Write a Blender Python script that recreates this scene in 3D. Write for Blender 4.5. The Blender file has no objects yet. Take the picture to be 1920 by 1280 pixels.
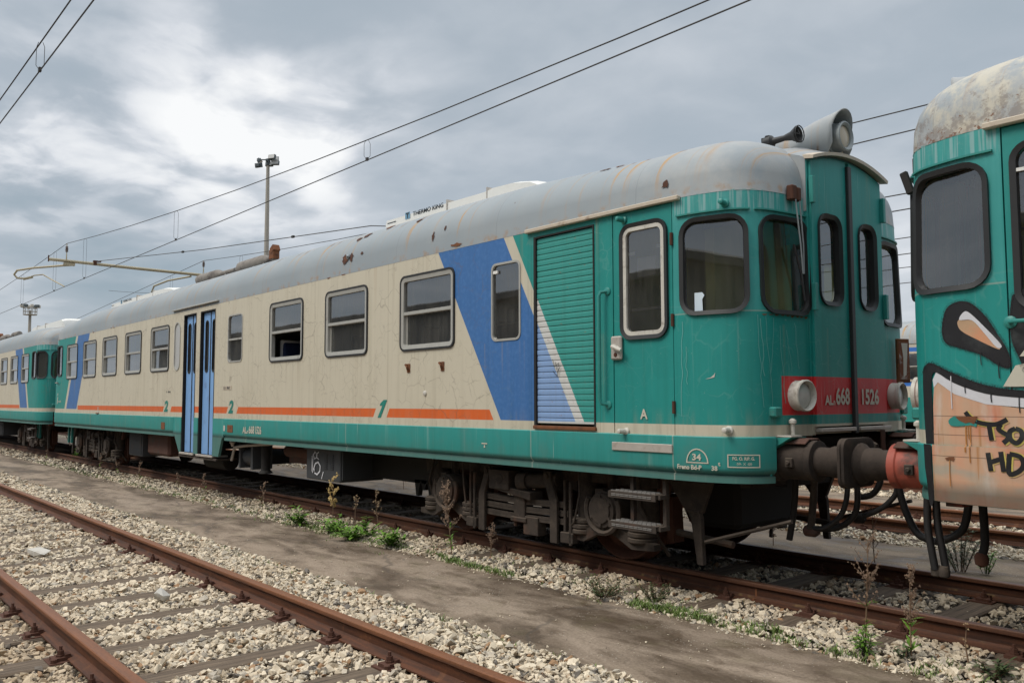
import bpy, bmesh, math, random
import numpy as np
from mathutils import Vector, Matrix, Quaternion
from mathutils.geometry import delaunay_2d_cdt

random.seed(7)
rng = np.random.default_rng(7)
SC = bpy.context.scene
COL = SC.collection
R = math.radians

# ------------------------------------------------------------------ camera
cam = bpy.data.cameras.new('camera')
cam.sensor_width = 36.0
cam.lens = 1580.0 / 1920.0 * 36.0
cam.clip_start = 0.05
cam.clip_end = 3000.0
camo = bpy.data.objects.new('camera', cam)
COL.objects.link(camo)
YAW, PITCH, ROLL = R(49.392), R(4.023), R(-0.132)
fw = Vector((-math.sin(YAW) * math.cos(PITCH), math.cos(YAW) * math.cos(PITCH), math.sin(PITCH)))
rt = Vector((math.cos(YAW), math.sin(YAW), 0))
up = rt.cross(fw)
r2 = rt * math.cos(ROLL) + up * math.sin(ROLL)
u2 = up * math.cos(ROLL) - rt * math.sin(ROLL)
mw = Matrix((r2, u2, -fw)).transposed().to_4x4()
CAMZ = 1.475
mw.translation = Vector((0, 0, CAMZ))
camo.matrix_world = mw
SC.camera = camo

# ------------------------------------------------------------------ view
SC.view_settings.view_transform = 'Standard'
SC.view_settings.look = 'None'
SC.view_settings.gamma = 1.0
SC.view_settings.use_curve_mapping = False
SC.view_settings.exposure = 0.0
SC.render.engine = 'CYCLES'
SC.cycles.max_bounces = 8
SC.cycles.transparent_max_bounces = 16
SC.cycles.caustics_reflective = False
SC.cycles.caustics_refractive = False

SUN_EL, SUN_AZ = R(50), R(250)     # azimuth measured from +X towards +Y


# ------------------------------------------------------------------ node helper
class F:
    """a scalar or colour socket with arithmetic"""
    def __init__(s, g, o):
        s.g, s.o = g, o

    def m(s, op, b=None, c=None, clamp=False):
        n = s.g.nt.nodes.new('ShaderNodeMath')
        n.operation = op
        n.use_clamp = clamp
        s.g.put(s, n.inputs[0])
        if b is not None:
            s.g.put(b, n.inputs[1])
        if c is not None:
            s.g.put(c, n.inputs[2])
        return F(s.g, n.outputs[0])

    def __add__(s, b): return s.m('ADD', b)
    __radd__ = __add__
    def __sub__(s, b): return s.m('SUBTRACT', b)
    def __rsub__(s, b): return (s * -1.0) + b
    def __mul__(s, b): return s.m('MULTIPLY', b)
    __rmul__ = __mul__
    def __truediv__(s, b): return s.m('DIVIDE', b)
    def abs(s): return s.m('ABSOLUTE')
    def clamp(s): return s.m('ADD', 0.0, clamp=True)
    def inv(s): return 1.0 - s
    def gt(s, e, w=0.004): return ((s - e) * (1.0 / w)).m('ADD', 0.5, clamp=True)
    def lt(s, e, w=0.004): return ((s - e) * (-1.0 / w)).m('ADD', 0.5, clamp=True)
    def band(s, a, b, w=0.004): return s.gt(a, w) * s.lt(b, w)
    def ramp(s, a, b): return ((s - a) * (1.0 / (b - a))).m('ADD', 0.0, clamp=True)
    def smooth(s, a, b):
        t = s.ramp(a, b)
        return t * t * (3.0 - 2.0 * t)
    def pw(s, e): return s.m('POWER', e)


class G:
    def __init__(s, nt):
        s.nt = nt

    def put(s, v, inp):
        if isinstance(v, F):
            v = v.o
        if hasattr(v, 'is_output'):
            s.nt.links.new(v, inp)
        else:
            if isinstance(v, (tuple, list)) and len(v) == 3 and inp.type == 'RGBA':
                v = (*v, 1.0)
            inp.default_value = v

    def node(s, t, ins=None, **props):
        n = s.nt.nodes.new(t)
        for k, v in props.items():
            setattr(n, k, v)
        for k, v in (ins or {}).items():
            s.put(v, n.inputs[k])
        return n

    def coord(s, kind='Object'):
        n = s.node('ShaderNodeTexCoord')
        return n.outputs[kind]

    def sep(s, v):
        n = s.node('ShaderNodeSeparateXYZ', {0: v})
        return F(s, n.outputs[0]), F(s, n.outputs[1]), F(s, n.outputs[2])

    def vec(s, x, y, z):
        return s.node('ShaderNodeCombineXYZ', {0: x, 1: y, 2: z}).outputs[0]

    def noise(s, v, scale, detail=3.0, rough=0.55, dist=0.0):
        n = s.node('ShaderNodeTexNoise', {'Vector': v, 'Scale': scale, 'Detail': detail, 'Roughness': rough, 'Distortion': dist})
        return F(s, n.outputs[0])

    def noise_col(s, v, scale, detail=3.0):
        n = s.node('ShaderNodeTexNoise', {'Vector': v, 'Scale': scale, 'Detail': detail})
        return n.outputs[1]

    def voro(s, v, scale, feature='F1', out=0, rand=1.0):
        n = s.node('ShaderNodeTexVoronoi', {'Vector': v, 'Scale': scale, 'Randomness': rand}, feature=feature)
        return F(s, n.outputs[out])

    def mix(s, f, a, b):
        n = s.nt.nodes.new('ShaderNodeMix')
        n.data_type = 'RGBA'
        s.put(f, n.inputs[0])
        s.put(a, n.inputs[6])
        s.put(b, n.inputs[7])
        return F(s, n.outputs[2])

    def mult(s, f, a, b):
        n = s.nt.nodes.new('ShaderNodeMix')
        n.data_type = 'RGBA'
        n.blend_type = 'MULTIPLY'
        s.put(f, n.inputs[0])
        s.put(a, n.inputs[6])
        s.put(b, n.inputs[7])
        return F(s, n.outputs[2])

    def scale(s, c, f):
        n = s.node('ShaderNodeVectorMath', {0: c, 'Scale': f}, operation='SCALE')
        return F(s, n.outputs[0])

    def vadd(s, a, b):
        return s.node('ShaderNodeVectorMath', {0: a, 1: b}, operation='ADD').outputs[0]

    def vscale(s, a, f):
        return s.node('ShaderNodeVectorMath', {0: a, 'Scale': f}, operation='SCALE').outputs[0]

    def bump(s, h, strength=0.3, dist=0.01):
        return s.node('ShaderNodeBump', {'Height': h, 'Strength': strength, 'Distance': dist}).outputs[0]


def new_mat(name):
    m = bpy.data.materials.new(name)
    m.use_nodes = True
    nt = m.node_tree
    b = nt.nodes['Principled BSDF']
    return m, G(nt), b


def fin(g, b, color, rough=0.6, metal=0.0, normal=None, spec=None):
    g.put(color, b.inputs['Base Color'])
    g.put(rough, b.inputs['Roughness'])
    g.put(metal, b.inputs['Metallic'])
    if normal is not None:
        g.put(normal, b.inputs['Normal'])
    if spec is not None:
        g.put(spec, b.inputs['Specular IOR Level'])


# ------------------------------------------------------------------ world
w = bpy.data.worlds.new('World')
SC.world = w
w.use_nodes = True
wg = G(w.node_tree)
bg = w.node_tree.nodes['Background']
sky = wg.node('ShaderNodeTexSky', sky_type='NISHITA')
sky.sun_disc = False
sky.sun_elevation = SUN_EL
sky.sun_rotation = math.pi / 2 - SUN_AZ
sky.altitude = 10
sky.dust_density = 2.0
dirv = wg.coord('Generated')
dx, dy, dz = wg.sep(dirv)
zc = dz.m('MAXIMUM', 0.0) + 0.16
pv = wg.vec(dx / zc, dy / zc, 0.35)
warp = wg.vadd(pv, wg.vscale(wg.noise_col(pv, 1.7, 2.0), 0.30))
n1 = wg.noise(warp, 1.75, 8.0, 0.50, 0.0)
n2 = wg.noise(wg.vadd(pv, (7.3, 2.1, 0.0)), 0.62, 4.0, 0.5, 0.3)
n3 = wg.noise(wg.vadd(warp, (3.1, 9.4, 0.0)), 4.2, 6.0, 0.50)
cl = (n1 - 0.5) * 1.05 + (n2 - 0.5) * 0.75 + (n3 - 0.5) * 0.36
HORIZ_PX = 751.0


def pix_dir(px, py):
    v = r2 * ((px - 960) / 1580.0) - u2 * ((py - 640) / 1580.0) + fw
    return v.normalized()


def glow(px, py, k):
    d = pix_dir(px, py)
    dot = dx * d.x + dy * d.y + dz * d.z
    return ((dot - 1.0) * k).m('EXPONENT')


# broad cloud masses of the real sky: a bright thin patch left of the mast, slate bank low on the left
patchy = (n1 * 0.58 + n3 * 0.42).smooth(0.43, 0.62) * 1.0 + 0.10
bright = (glow(420, 195, 60.0) * 0.25 + glow(490, 265, 300.0) * 0.22 + glow(20, 300, 220.0) * 0.34 + glow(620, 215, 320.0) * 0.20 + glow(300, 330, 400.0) * 0.14 + glow(340, 120, 500.0) * 0.12) * patchy
bright = bright + glow(1690, 480, 160.0) * 0.20 + glow(0, 640, 260.0) * 0.26 + glow(600, 420, 120.0) * 0.10
dark = glow(60, 505, 90.0) * 0.20 + glow(290, 560, 200.0) * 0.12 + glow(235, 110, 420.0) * 0.15 + glow(560, 40, 260.0) * 0.06 + glow(1000, 300, 120.0) * 0.03
lum = cl * 0.47 + 0.535 + bright - dark
shade = wg.mix(lum.ramp(0.05, 0.50), (0.190, 0.262, 0.312), (0.345, 0.390, 0.436))
shade = wg.mix(lum.ramp(0.50, 0.74), shade, (0.55, 0.575, 0.61))
shade = wg.mix(lum.ramp(0.72, 1.0), shade, (0.78, 0.785, 0.785))
# overcast skies brighten towards the zenith and lose their blue
zen = wg.scale(wg.mix(0.5, shade, (0.50, 0.48, 0.455)), 3.2)
cloudc = wg.mix(dz.smooth(0.44, 0.95), shade, zen)
skyc = wg.scale(sky.outputs[0], 0.10)
tot = wg.mix(0.93, skyc, cloudc)
wg.put(tot, bg.inputs['Color'])
bg.inputs['Strength'].default_value = 1.0

sun = bpy.data.lights.new('sun', 'SUN')
sun.energy = 1.5
sun.angle = R(24)
sun.color = (1.0, 0.94, 0.83)
suno = bpy.data.objects.new('sun', sun)
COL.objects.link(suno)
sd = Vector((math.cos(SUN_EL) * math.cos(SUN_AZ), math.cos(SUN_EL) * math.sin(SUN_AZ), math.sin(SUN_EL)))
suno.rotation_euler = sd.to_track_quat('Z', 'Y').to_euler()
suno.location = (0, 0, 30)
SC.view_settings.exposure = 0.36


# ------------------------------------------------------------------ mesh builder
class MB:
    def __init__(s):
        s.v, s.f = [], []

    def add(s, vs, fs):
        b = len(s.v)
        s.v += [tuple(v) for v in vs]
        s.f += [tuple(i + b for i in f) for f in fs]
        return s

    def box(s, c, d, rot=None):
        x, y, z = d[0] / 2, d[1] / 2, d[2] / 2
        vs = [Vector((a * x, b * y, e * z)) for e in (-1, 1) for b in (-1, 1) for a in (-1, 1)]
        if rot is not None:
            vs = [rot @ v for v in vs]
        c = Vector(c)
        return s.add([v + c for v in vs], [(0, 2, 3, 1), (4, 5, 7, 6), (0, 1, 5, 4), (2, 6, 7, 3), (0, 4, 6, 2), (1, 3, 7, 5)])

    def b2(s, x0, x1, y0, y1, z0, z1):
        return s.box(((x0 + x1) / 2, (y0 + y1) / 2, (z0 + z1) / 2), (abs(x1 - x0), abs(y1 - y0), abs(z1 - z0)))

    def tube(s, pts, r, n=8, cap=True):
        pts = [Vector(p) for p in pts]
        rs = r if isinstance(r, (list, tuple)) else [r] * len(pts)
        vs = []
        t0 = (pts[1] - pts[0]).normalized()
        ref = Vector((0, 0, 1)) if abs(t0.z) < 0.9 else Vector((1, 0, 0))
        u = t0.cross(ref).normalized()
        for i, p in enumerate(pts):
            t = (pts[min(i + 1, len(pts) - 1)] - pts[max(i - 1, 0)]).normalized()
            u = (u - t * u.dot(t))
            if u.length < 1e-6:
                u = t.orthogonal()
            u.normalize()
            w_ = t.cross(u)
            for k in range(n):
                a = 2 * math.pi * k / n
                vs.append(p + (u * math.cos(a) + w_ * math.sin(a)) * rs[i])
        fs = []
        for i in range(len(pts) - 1):
            for k in range(n):
                a, b = i * n + k, i * n + (k + 1) % n
                fs.append((a, b, b + n, a + n))
        if cap:
            fs.append(tuple(range(n))[::-1])
            fs.append(tuple(range((len(pts) - 1) * n, len(pts) * n)))
        return s.add(vs, fs)

    def cyl(s, p0, p1, r, n=14, r1=None):
        return s.tube([p0, p1], [r, r if r1 is None else r1], n)

    def lathe(s, origin, axis, prof, n=20):
        """prof: list of (distance along axis, radius)"""
        o, ax = Vector(origin), Vector(axis).normalized()
        u = ax.orthogonal().normalized()
        w_ = ax.cross(u)
        vs, fs = [], []
        for d, r in prof:
            for k in range(n):
                a = 2 * math.pi * k / n
                vs.append(o + ax * d + (u * math.cos(a) + w_ * math.sin(a)) * max(r, 1e-4))
        for i in range(len(prof) - 1):
            for k in range(n):
                a, b = i * n + k, i * n + (k + 1) % n
                fs.append((a, b, b + n, a + n))
        fs.append(tuple(range(n))[::-1])
        fs.append(tuple(range((len(prof) - 1) * n, len(prof) * n)))
        return s.add(vs, fs)

    def prism(s, poly, fn, a, b):
        """poly of 2-D points; fn(p, t) -> 3-D point at depth t"""
        n = len(poly)
        vs = [fn(p, a) for p in poly] + [fn(p, b) for p in poly]
        fs = [tuple(range(n)), tuple(range(2 * n - 1, n - 1, -1))]
        fs += [(i, i + n, (i + 1) % n + n, (i + 1) % n) for i in range(n)]
        return s.add(vs, fs)

    def build(s, name, mat, parent=None, smooth=None, bevel=0.0, recalc=True):
        me = bpy.data.meshes.new(name)
        me.from_pydata(s.v, [], s.f)
        if recalc or bevel:
            bm = bmesh.new()
            bm.from_mesh(me)
            bmesh.ops.recalc_face_normals(bm, faces=bm.faces)
            if bevel:
                es = [e for e in bm.edges if e.is_manifold and e.calc_face_angle(0) > 0.6]
                bmesh.ops.bevel(bm, geom=es, offset=bevel, segments=1, affect='EDGES', clamp_overlap=True)
            bm.to_mesh(me)
            bm.free()
        if smooth:
            me.shade_smooth()
            me.set_sharp_from_angle(angle=R(smooth))
        return link(name, me, mat, parent)


def link(name, me, mat, parent=None):
    o = bpy.data.objects.new(name, me)
    COL.objects.link(o)
    if mat is not None:
        me.materials.clear()
        me.materials.append(mat)
    if parent is not None:
        o.parent = parent
    return o


def tag(o, label=None, cat=None, group=None, kind=None):
    for k, v in (('label', label), ('category', cat), ('group', group), ('kind', kind)):
        if v:
            o[k] = v
    return o


def thing(name, label, cat, loc=(0, 0, 0), group=None):
    o = bpy.data.objects.new(name, None)
    COL.objects.link(o)
    o.location = loc
    return tag(o, label, cat, group)


KIDS = {}


def copy_tree(o, parent=None):
    if not KIDS:
        for q in bpy.data.objects:
            if q.parent:
                KIDS.setdefault(q.parent.name, []).append(q)
    c = o.copy()
    COL.objects.link(c)
    if parent is not None:
        c.parent = parent
    for ch in KIDS.get(o.name, []):
        copy_tree(ch, c)
    return c


# ------------------------------------------------------------------ materials
def flat_mat(name, color, rough=0.6, metal=0.0, var=0.25, scale=6.0, dirt=None, dirt_amt=0.5, bump=0.0):
    m, g, b = new_mat(name)
    v = g.coord()
    n = g.noise(v, scale, 5.0, 0.6)
    c = g.mix((n - 0.3) * 1.6 * var, color, tuple(x * 0.45 for x in color))
    if dirt:
        d = g.noise(v, scale * 0.6, 6.0, 0.65).smooth(0.62 - 0.3 * dirt_amt, 0.85 - 0.3 * dirt_amt)
        c = g.mix(d, c, dirt)
    nrm = g.bump(g.noise(v, scale * 6, 4.0), bump, 0.004) if bump else None
    fin(g, b, c, rough, metal, nrm)
    return m


M = {}
M['rubber'] = flat_mat('black_rubber', (0.022, 0.022, 0.023), 0.5, var=0.3)
M['alu'] = flat_mat('dull_aluminium', (0.50, 0.485, 0.44), 0.42, 0.35, 0.3, 12, (0.16, 0.12, 0.09), 0.15)
M['white'] = flat_mat('white_plastic', (0.78, 0.77, 0.73), 0.4, var=0.12)
M['sillmetal'] = flat_mat('pale_sill_metal', (0.52, 0.47, 0.42), 0.45, 0.2, 0.4, 8, (0.2, 0.11, 0.06), 0.25)
M['grime'] = flat_mat('brown_grime', (0.046, 0.034, 0.027), 0.85, 0.0, 0.6, 5, (0.098, 0.070, 0.050), 0.42, 0.5)
M['grime_red'] = flat_mat('red_brown_grime', (0.105, 0.048, 0.034), 0.85, 0.0, 0.5, 6, (0.07, 0.055, 0.045), 0.5, 0.4)
M['dark'] = flat_mat('sooty_dark_steel', (0.014, 0.012, 0.011), 0.8, 0.0, 0.5, 5)
M['hose'] = flat_mat('hose_rubber', (0.017, 0.016, 0.017), 0.55, 0.0, 0.3, 20)
M['boxgrey'] = flat_mat('charcoal_box_paint', (0.045, 0.048, 0.053), 0.6, 0.0, 0.4, 4, (0.06, 0.045, 0.035), 0.3)
M['rust'] = flat_mat('rust', (0.20, 0.075, 0.03), 0.9, 0.0, 0.6, 14, (0.07, 0.03, 0.018), 0.4, 0.4)
M['rust_dark'] = flat_mat('dark_rust', (0.085, 0.032, 0.018), 0.9, 0.0, 0.5, 14)
M['redprimer'] = flat_mat('faded_red_buffer_paint', (0.40, 0.085, 0.055), 0.6, 0.0, 0.6, 7, (0.055, 0.036, 0.028), 0.58)
M['cream_flat'] = flat_mat('cream_trim_paint', (0.56, 0.48, 0.38), 0.5, 0.0, 0.35, 9, (0.22, 0.12, 0.07), 0.22)
M['teal_flat'] = flat_mat('teal_trim_paint', (0.03, 0.25, 0.22), 0.45, 0.0, 0.35, 9, (0.09, 0.10, 0.085), 0.15)
M['offwhite'] = flat_mat('dirty_white_paint', (0.60, 0.57, 0.51), 0.5, 0.0, 0.3, 12, (0.16, 0.11, 0.08), 0.30)
M['letter'] = flat_mat('lettering_paint', (0.56, 0.53, 0.44), 0.5, 0.0, 0.15)
M['letter_green'] = flat_mat('green_lettering_paint', (0.015, 0.21, 0.17), 0.5, 0.0, 0.15)
M['letter_dark'] = flat_mat('dark_lettering', (0.03, 0.035, 0.04), 0.5, 0.0, 0.1)
M['letter_blue'] = flat_mat('blue_emblem', (0.16, 0.32, 0.45), 0.5, 0.0, 0.1)
M['leafblue'] = flat_mat('pale_blue_door_paint', (0.21, 0.40, 0.72), 0.45, 0.0, 0.25, 5, (0.14, 0.22, 0.42), 0.3)
M['exhaust'] = flat_mat('exhaust_lagging', (0.25, 0.225, 0.20), 0.85, 0.0, 0.6, 7, (0.085, 0.07, 0.065), 0.55)
M['interior'] = flat_mat('pale_interior_panel', (0.34, 0.33, 0.27), 0.6, 0.0, 0.15)
M['cabgreen'] = flat_mat('green_cab_lining', (0.72, 0.74, 0.22), 0.6, 0.0, 0.2)
M['seat'] = flat_mat('dark_blue_moquette', (0.014, 0.022, 0.07), 0.9, 0.0, 0.3, 30)
M['seatcover'] = flat_mat('white_headrest_cover', (0.62, 0.60, 0.60), 0.9, 0.0, 0.1)
M['pole'] = flat_mat('weathered_mast_paint', (0.36, 0.335, 0.29), 0.6, 0.1, 0.3, 1.0)
M['lampgrey'] = flat_mat('floodlight_housing', (0.09, 0.11, 0.12), 0.5, 0.2, 0.2)
M['wire'] = flat_mat('copper_wire_dark', (0.05, 0.045, 0.042), 0.6, 0.3, 0.1)
M['beam'] = flat_mat('yellowed_galvanised_tube', (0.40, 0.345, 0.23), 0.6, 0.2, 0.3, 2.0, (0.22, 0.10, 0.04), 0.15)
M['insul'] = flat_mat('brown_insulator', (0.10, 0.07, 0.06), 0.4, 0.0, 0.2)
M['spring'] = flat_mat('grimy_spring_steel', (0.068, 0.050, 0.039), 0.8, 0.0, 0.5, 9)
M['tread'] = flat_mat('worn_tread_metal', (0.26, 0.245, 0.23), 0.6, 0.3, 0.4, 20)
M['lampring'] = flat_mat('grey_lamp_ring', (0.27, 0.30, 0.31), 0.5, 0.1, 0.2)
M['frost'] = flat_mat('frosted_window', (0.46, 0.46, 0.45), 0.3, 0.0, 0.15, 2)
M['reflector'] = flat_mat('lamp_reflector', (0.82, 0.80, 0.76), 0.22, 0.35, 0.3, 20)
M['lens'] = flat_mat('old_headlamp_lens', (0.60, 0.60, 0.57), 0.08, 0.0, 0.35, 16, (0.22, 0.21, 0.2), 0.3)
M['amberlens'] = flat_mat('old_lamp_lens', (0.50, 0.42, 0.31), 0.15, 0.0, 0.4, 8)
M['paper'] = flat_mat('paper', (0.62, 0.72, 0.80), 0.7, 0.0, 0.1)
M['graf_black'] = flat_mat('black_spray_paint', (0.013, 0.012, 0.014), 0.45, 0.0, 0.3, 6, (0.045, 0.05, 0.05), 0.35)
M['graf_white'] = flat_mat('white_spray_paint', (0.66, 0.66, 0.70), 0.5, 0.0, 0.2, 3, (0.52, 0.50, 0.50), 0.4)
M['graf_yellow'] = flat_mat('yellow_spray_paint', (0.60, 0.50, 0.12), 0.5, 0.0, 0.2, 9, (0.58, 0.36, 0.22), 0.6)
M['graf_tan'] = flat_mat('tan_spray_paint', (0.55, 0.36, 0.22), 0.5, 0.0, 0.5, 6, (0.62, 0.28, 0.15), 0.5)


def grime_mat(name, base, dust, rusty):
    m, g, b = new_mat(name)
    v = g.coord()
    n = g.noise(v, 6.0, 6.0, 0.65)
    c = g.mix(n.smooth(0.35, 0.75), base, tuple(q * 0.45 for q in base))
    c = g.mix(g.noise(v, 3.1, 5.0, 0.6).smooth(0.54, 0.70) * 0.75, c, rusty)
    nz = g.sep(g.node('ShaderNodeNewGeometry').outputs['Normal'])[2]
    d = (nz.smooth(-0.1, 0.9) * 0.75 + g.noise(v, 14.0, 5.0, 0.7).smooth(0.45, 0.75) * 0.35).clamp()
    c = g.mix(d, c, dust)
    fin(g, b, c, 0.88, 0.0, g.bump(g.noise(v, 40.0, 4.0), 0.5, 0.004))
    return m


M['grime'] = grime_mat('dusty_grime', (0.050, 0.037, 0.029), (0.125, 0.095, 0.072), (0.085, 0.038, 0.022))
M['oily'] = grime_mat('oily_buffer_grime', (0.030, 0.021, 0.016), (0.066, 0.047, 0.036), (0.055, 0.030, 0.020))
M['spring'] = grime_mat('dusty_spring_steel', (0.062, 0.047, 0.037), (0.14, 0.108, 0.083), (0.08, 0.042, 0.026))


def glass_mat(name, tint, base=0.06, refl=1.0):
    m, g, b = new_mat(name)
    nt = g.nt
    nt.nodes.remove(b)
    out = nt.nodes['Material Output']
    tr = g.node('ShaderNodeBsdfTransparent', {0: (*tint, 1)})
    gl = g.node('ShaderNodeBsdfGlossy', {'Color': (0.95, 0.97, 1.0, 1), 'Roughness': 0.012})
    v = g.coord()
    wob = g.bump(g.noise(v, 1.6, 2.0), 0.03, 0.02)
    g.put(wob, gl.inputs['Normal'])
    fr = F(g, g.node('ShaderNodeFresnel', {'IOR': 2.05}).outputs[0])
    dirt = g.node('ShaderNodeBsdfDiffuse', {0: (0.30, 0.28, 0.24, 1)})
    x, y, z = g.sep(v)
    dn = (g.noise(v, 3.0, 5.0) * 0.6 + g.noise(g.vec(x * 9.0, y * 9.0, z * 0.7), 2.0, 3.0) * 0.5).smooth(0.35, 0.9) * base * 2.2 + base * 0.35
    a = g.node('ShaderNodeMixShader', {0: (fr * refl + 0.03).clamp(), 1: tr.outputs[0], 2: gl.outputs[0]})
    c = g.node('ShaderNodeMixShader', {0: dn.clamp(), 1: a.outputs[0], 2: dirt.outputs[0]})
    nt.links.new(c.outputs[0], out.inputs[0])
    return m


M['glass'] = glass_mat('window_glass', (0.62, 0.64, 0.62), 0.075, 1.35)
M['glass_cab'] = glass_mat('cab_glass', (0.95, 0.96, 0.88), 0.05, 1.1)


def curtain_mat():
    m, g, b = new_mat('pale_curtain_cloth')
    nt = g.nt
    nt.nodes.remove(b)
    d = g.node('ShaderNodeBsdfDiffuse', {0: (0.55, 0.56, 0.58, 1)})
    t = g.node('ShaderNodeBsdfTranslucent', {0: (0.5, 0.5, 0.52, 1)})
    mx = g.node('ShaderNodeMixShader', {0: 0.4, 1: d.outputs[0], 2: t.outputs[0]})
    nt.links.new(mx.outputs[0], nt.nodes['Material Output'].inputs[0])
    return m


M['curtain'] = curtain_mat()
M['boardface'] = flat_mat('rusted_board_face', (0.19, 0.06, 0.026), 0.7, 0.0, 0.3, 16, (0.52, 0.50, 0.47), 0.45)

CREAM = (0.575, 0.525, 0.415)
TEAL = (0.013, 0.255, 0.230)
TEAL_W = (0.060, 0.345, 0.330)
BLUE = (0.045, 0.150, 0.385)
ORANGE = (0.66, 0.125, 0.022)
RED = (0.60, 0.028, 0.032)


def crack_layer(g, x, z, y, scale, width, seed=0.0):
    """fine paint cracks, wider in some patches and missing in others"""
    p = g.vec(x + seed, y, z)
    wv = g.vadd(p, g.vscale(g.noise_col(p, 4.5, 3.0), 0.16))
    d = g.voro(wv, scale, 'DISTANCE_TO_EDGE')
    msk = g.noise(p, 1.7, 3.0).smooth(0.42, 0.56)
    fine = g.noise(p, 6.0, 3.0).smooth(0.42, 0.56)
    return d.lt(width, width * 1.2) * msk * fine


def livery_mat(name, sg, kind='wall', fade=0.0):
    """sg = +1: luggage end at +x; -1: the same car turned about.  kind: wall / skirt / slat"""
    m, g, b = new_mat(name)
    v = g.coord()
    x0, y, z = g.sep(v)
    x = x0 * float(sg)
    ax = x0.abs()
    zb = z - 1.27
    if kind == 'skirt':
        c = g.mix(0.35, TEAL, TEAL_W)
    else:
        u1 = x - 9.09 + zb * 0.543
        u2 = x - 9.20 + zb * 0.527
        ub = x - 8.05 + zb * 0.588
        bl, te, cr = BLUE, TEAL, CREAM
        if kind == 'slat':
            bl, te, cr = (0.23, 0.36, 0.61), (0.042, 0.30, 0.265), (0.60, 0.60, 0.58)
        bcol = bl
        if kind == 'wall':
            bn = g.noise(v, 26.0, 4.0).smooth(0.42, 0.72)
            bcol = g.mix(bn * 0.55, bl, (0.075, 0.195, 0.45))
        above = z.gt(1.285)
        c = g.mix(ub.gt(0.0) * u1.lt(0.0) * above, cr, bcol)
        tcol = te
        if kind == 'wall':
            upf = z.gt(2.165, 0.02) * ax.gt(10.22, 0.02) * (y.abs().gt(0.62, 0.02) * 0.7 + 0.3)
            stn = g.noise(g.vec(x * 16.0, y * 16.0, z * 0.9), 1.0, 3.0).smooth(0.3, 0.75)
            tcol = g.mix(upf * (stn * 0.45 + 0.45), te, TEAL_W)
            topw = z.gt(2.95, 0.05) * ax.gt(10.22, 0.02) * y.abs().gt(0.62, 0.02)
            tcol = g.mix(topw * g.noise(g.vec(x * 40.0, y * 40.0, z * 1.5), 1.0, 3.0).smooth(0.45, 0.62) * 0.7, tcol, (0.30, 0.46, 0.46))
        c = g.mix(u2.gt(0.0) * above, c, tcol)
        if kind == 'wall':
            # far end bands
            w1 = x + 9.23 - (z - 1.30) * 0.52
            w2 = x + 8.23 - (z - 1.31) * 0.56
            c = g.mix(w1.gt(0.0) * w2.lt(0.0) * z.gt(1.30), c, bcol)
            w3 = x + 9.42 - (z - 1.30) * 0.53
            c = g.mix(w3.lt(0.0) * z.gt(1.30), c, tcol)
            # orange line with slanted gaps round the numerals
            xs = x - (z - 1.28) * 0.6
            o = z.band(1.283, 1.388) * (x + (z - 1.28) * 0.6).lt(7.93) * x.gt(-8.12)
            for a, e in ((5.63, 5.93), (1.12, 1.52), (-1.93, -1.52)):
                o = o * xs.band(a, e).inv()
            c = g.mix(o, c, ORANGE)
            # red number band on the nose
            c = g.mix(z.band(1.36, 1.662) * y.abs().lt(0.98) * ax.gt(10.6), c, RED)
    # ---- weather: rain streaks, grime, cracks
    st = g.noise(g.vec(x * 14.0, y * 14.0, z * 0.45), 1.0, 4.0, 0.6)
    st2 = g.noise(g.vec(x * 34.0, y * 34.0, z * 0.8 + 3.0), 1.0, 3.0)
    big = g.noise(v, 0.9, 5.0, 0.6)
    c = g.mult((st.smooth(0.45, 0.80) * 0.34 + fade * 0.2), c, (0.62, 0.60, 0.55))
    c = g.mult(big.smooth(0.45, 0.8) * 0.28, c, (0.72, 0.70, 0.66))
    c = g.mix(st2.smooth(0.64, 0.80) * 0.10, c, (0.62, 0.62, 0.58))
    rough = 0.40 + big * 0.2
    bumpn = None
    if kind == 'wall':
        ck = crack_layer(g, x, z, y, 3.4, 0.016)
        ck2 = crack_layer(g, x, z, y, 7.0, 0.018, 11.0)
        teal_side = x.gt(8.3, 1.2)
        ckc = g.mix(teal_side, (0.15, 0.11, 0.08), (0.15, 0.36, 0.32))
        c = g.mix((ck * 0.75 + ck2 * 0.60).clamp() * (0.48 - teal_side * 0.20), c, ckc)
        # patch repairs, chalky drips and scratches on the old green; runs below the windows
        pt = (g.noise(g.vec(x * 1.6, y * 1.6, z * 0.9), 1.3, 2.0) - 0.52).gt(0.0, 0.012) * x.gt(8.3, 0.5)
        c = g.mult(pt * 0.30, c, (0.80, 0.88, 0.90))
        dp = g.noise(g.vec(x * 46.0, y * 46.0, z * 0.5), 1.0, 2.0).smooth(0.695, 0.73) * g.noise(g.vec(x * 2.0, y * 2.0, z), 1.3, 2.0).smooth(0.42, 0.55) * ax.gt(9.6, 0.4)
        c = g.mix(dp * 0.55, c, (0.42, 0.56, 0.53))
        sc_ = g.noise(g.vec(x * 9.0 + z * 7.0, y * 9.0, z * 16.0 - x * 4.0), 2.6, 3.0, 0.6).smooth(0.70, 0.74) * x.gt(8.3, 0.4)
        c = g.mix(sc_ * 0.38, c, (0.36, 0.44, 0.40))
        belt = z.band(2.156, 2.166, 0.006) * ax.gt(10.22, 0.02) * y.abs().gt(0.62, 0.02)
        c = g.mix(belt * 0.5, c, (0.40, 0.42, 0.36))
        wr = g.noise(g.vec(x * 11.0, y * 11.0, z * 0.3 + 5.0), 1.0, 3.0, 0.6).smooth(0.57, 0.70) * z.ramp(1.35, 2.0) * z.lt(2.06, 0.02)
        c = g.mix(wr * 0.30, c, (0.33, 0.26, 0.17))
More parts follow.
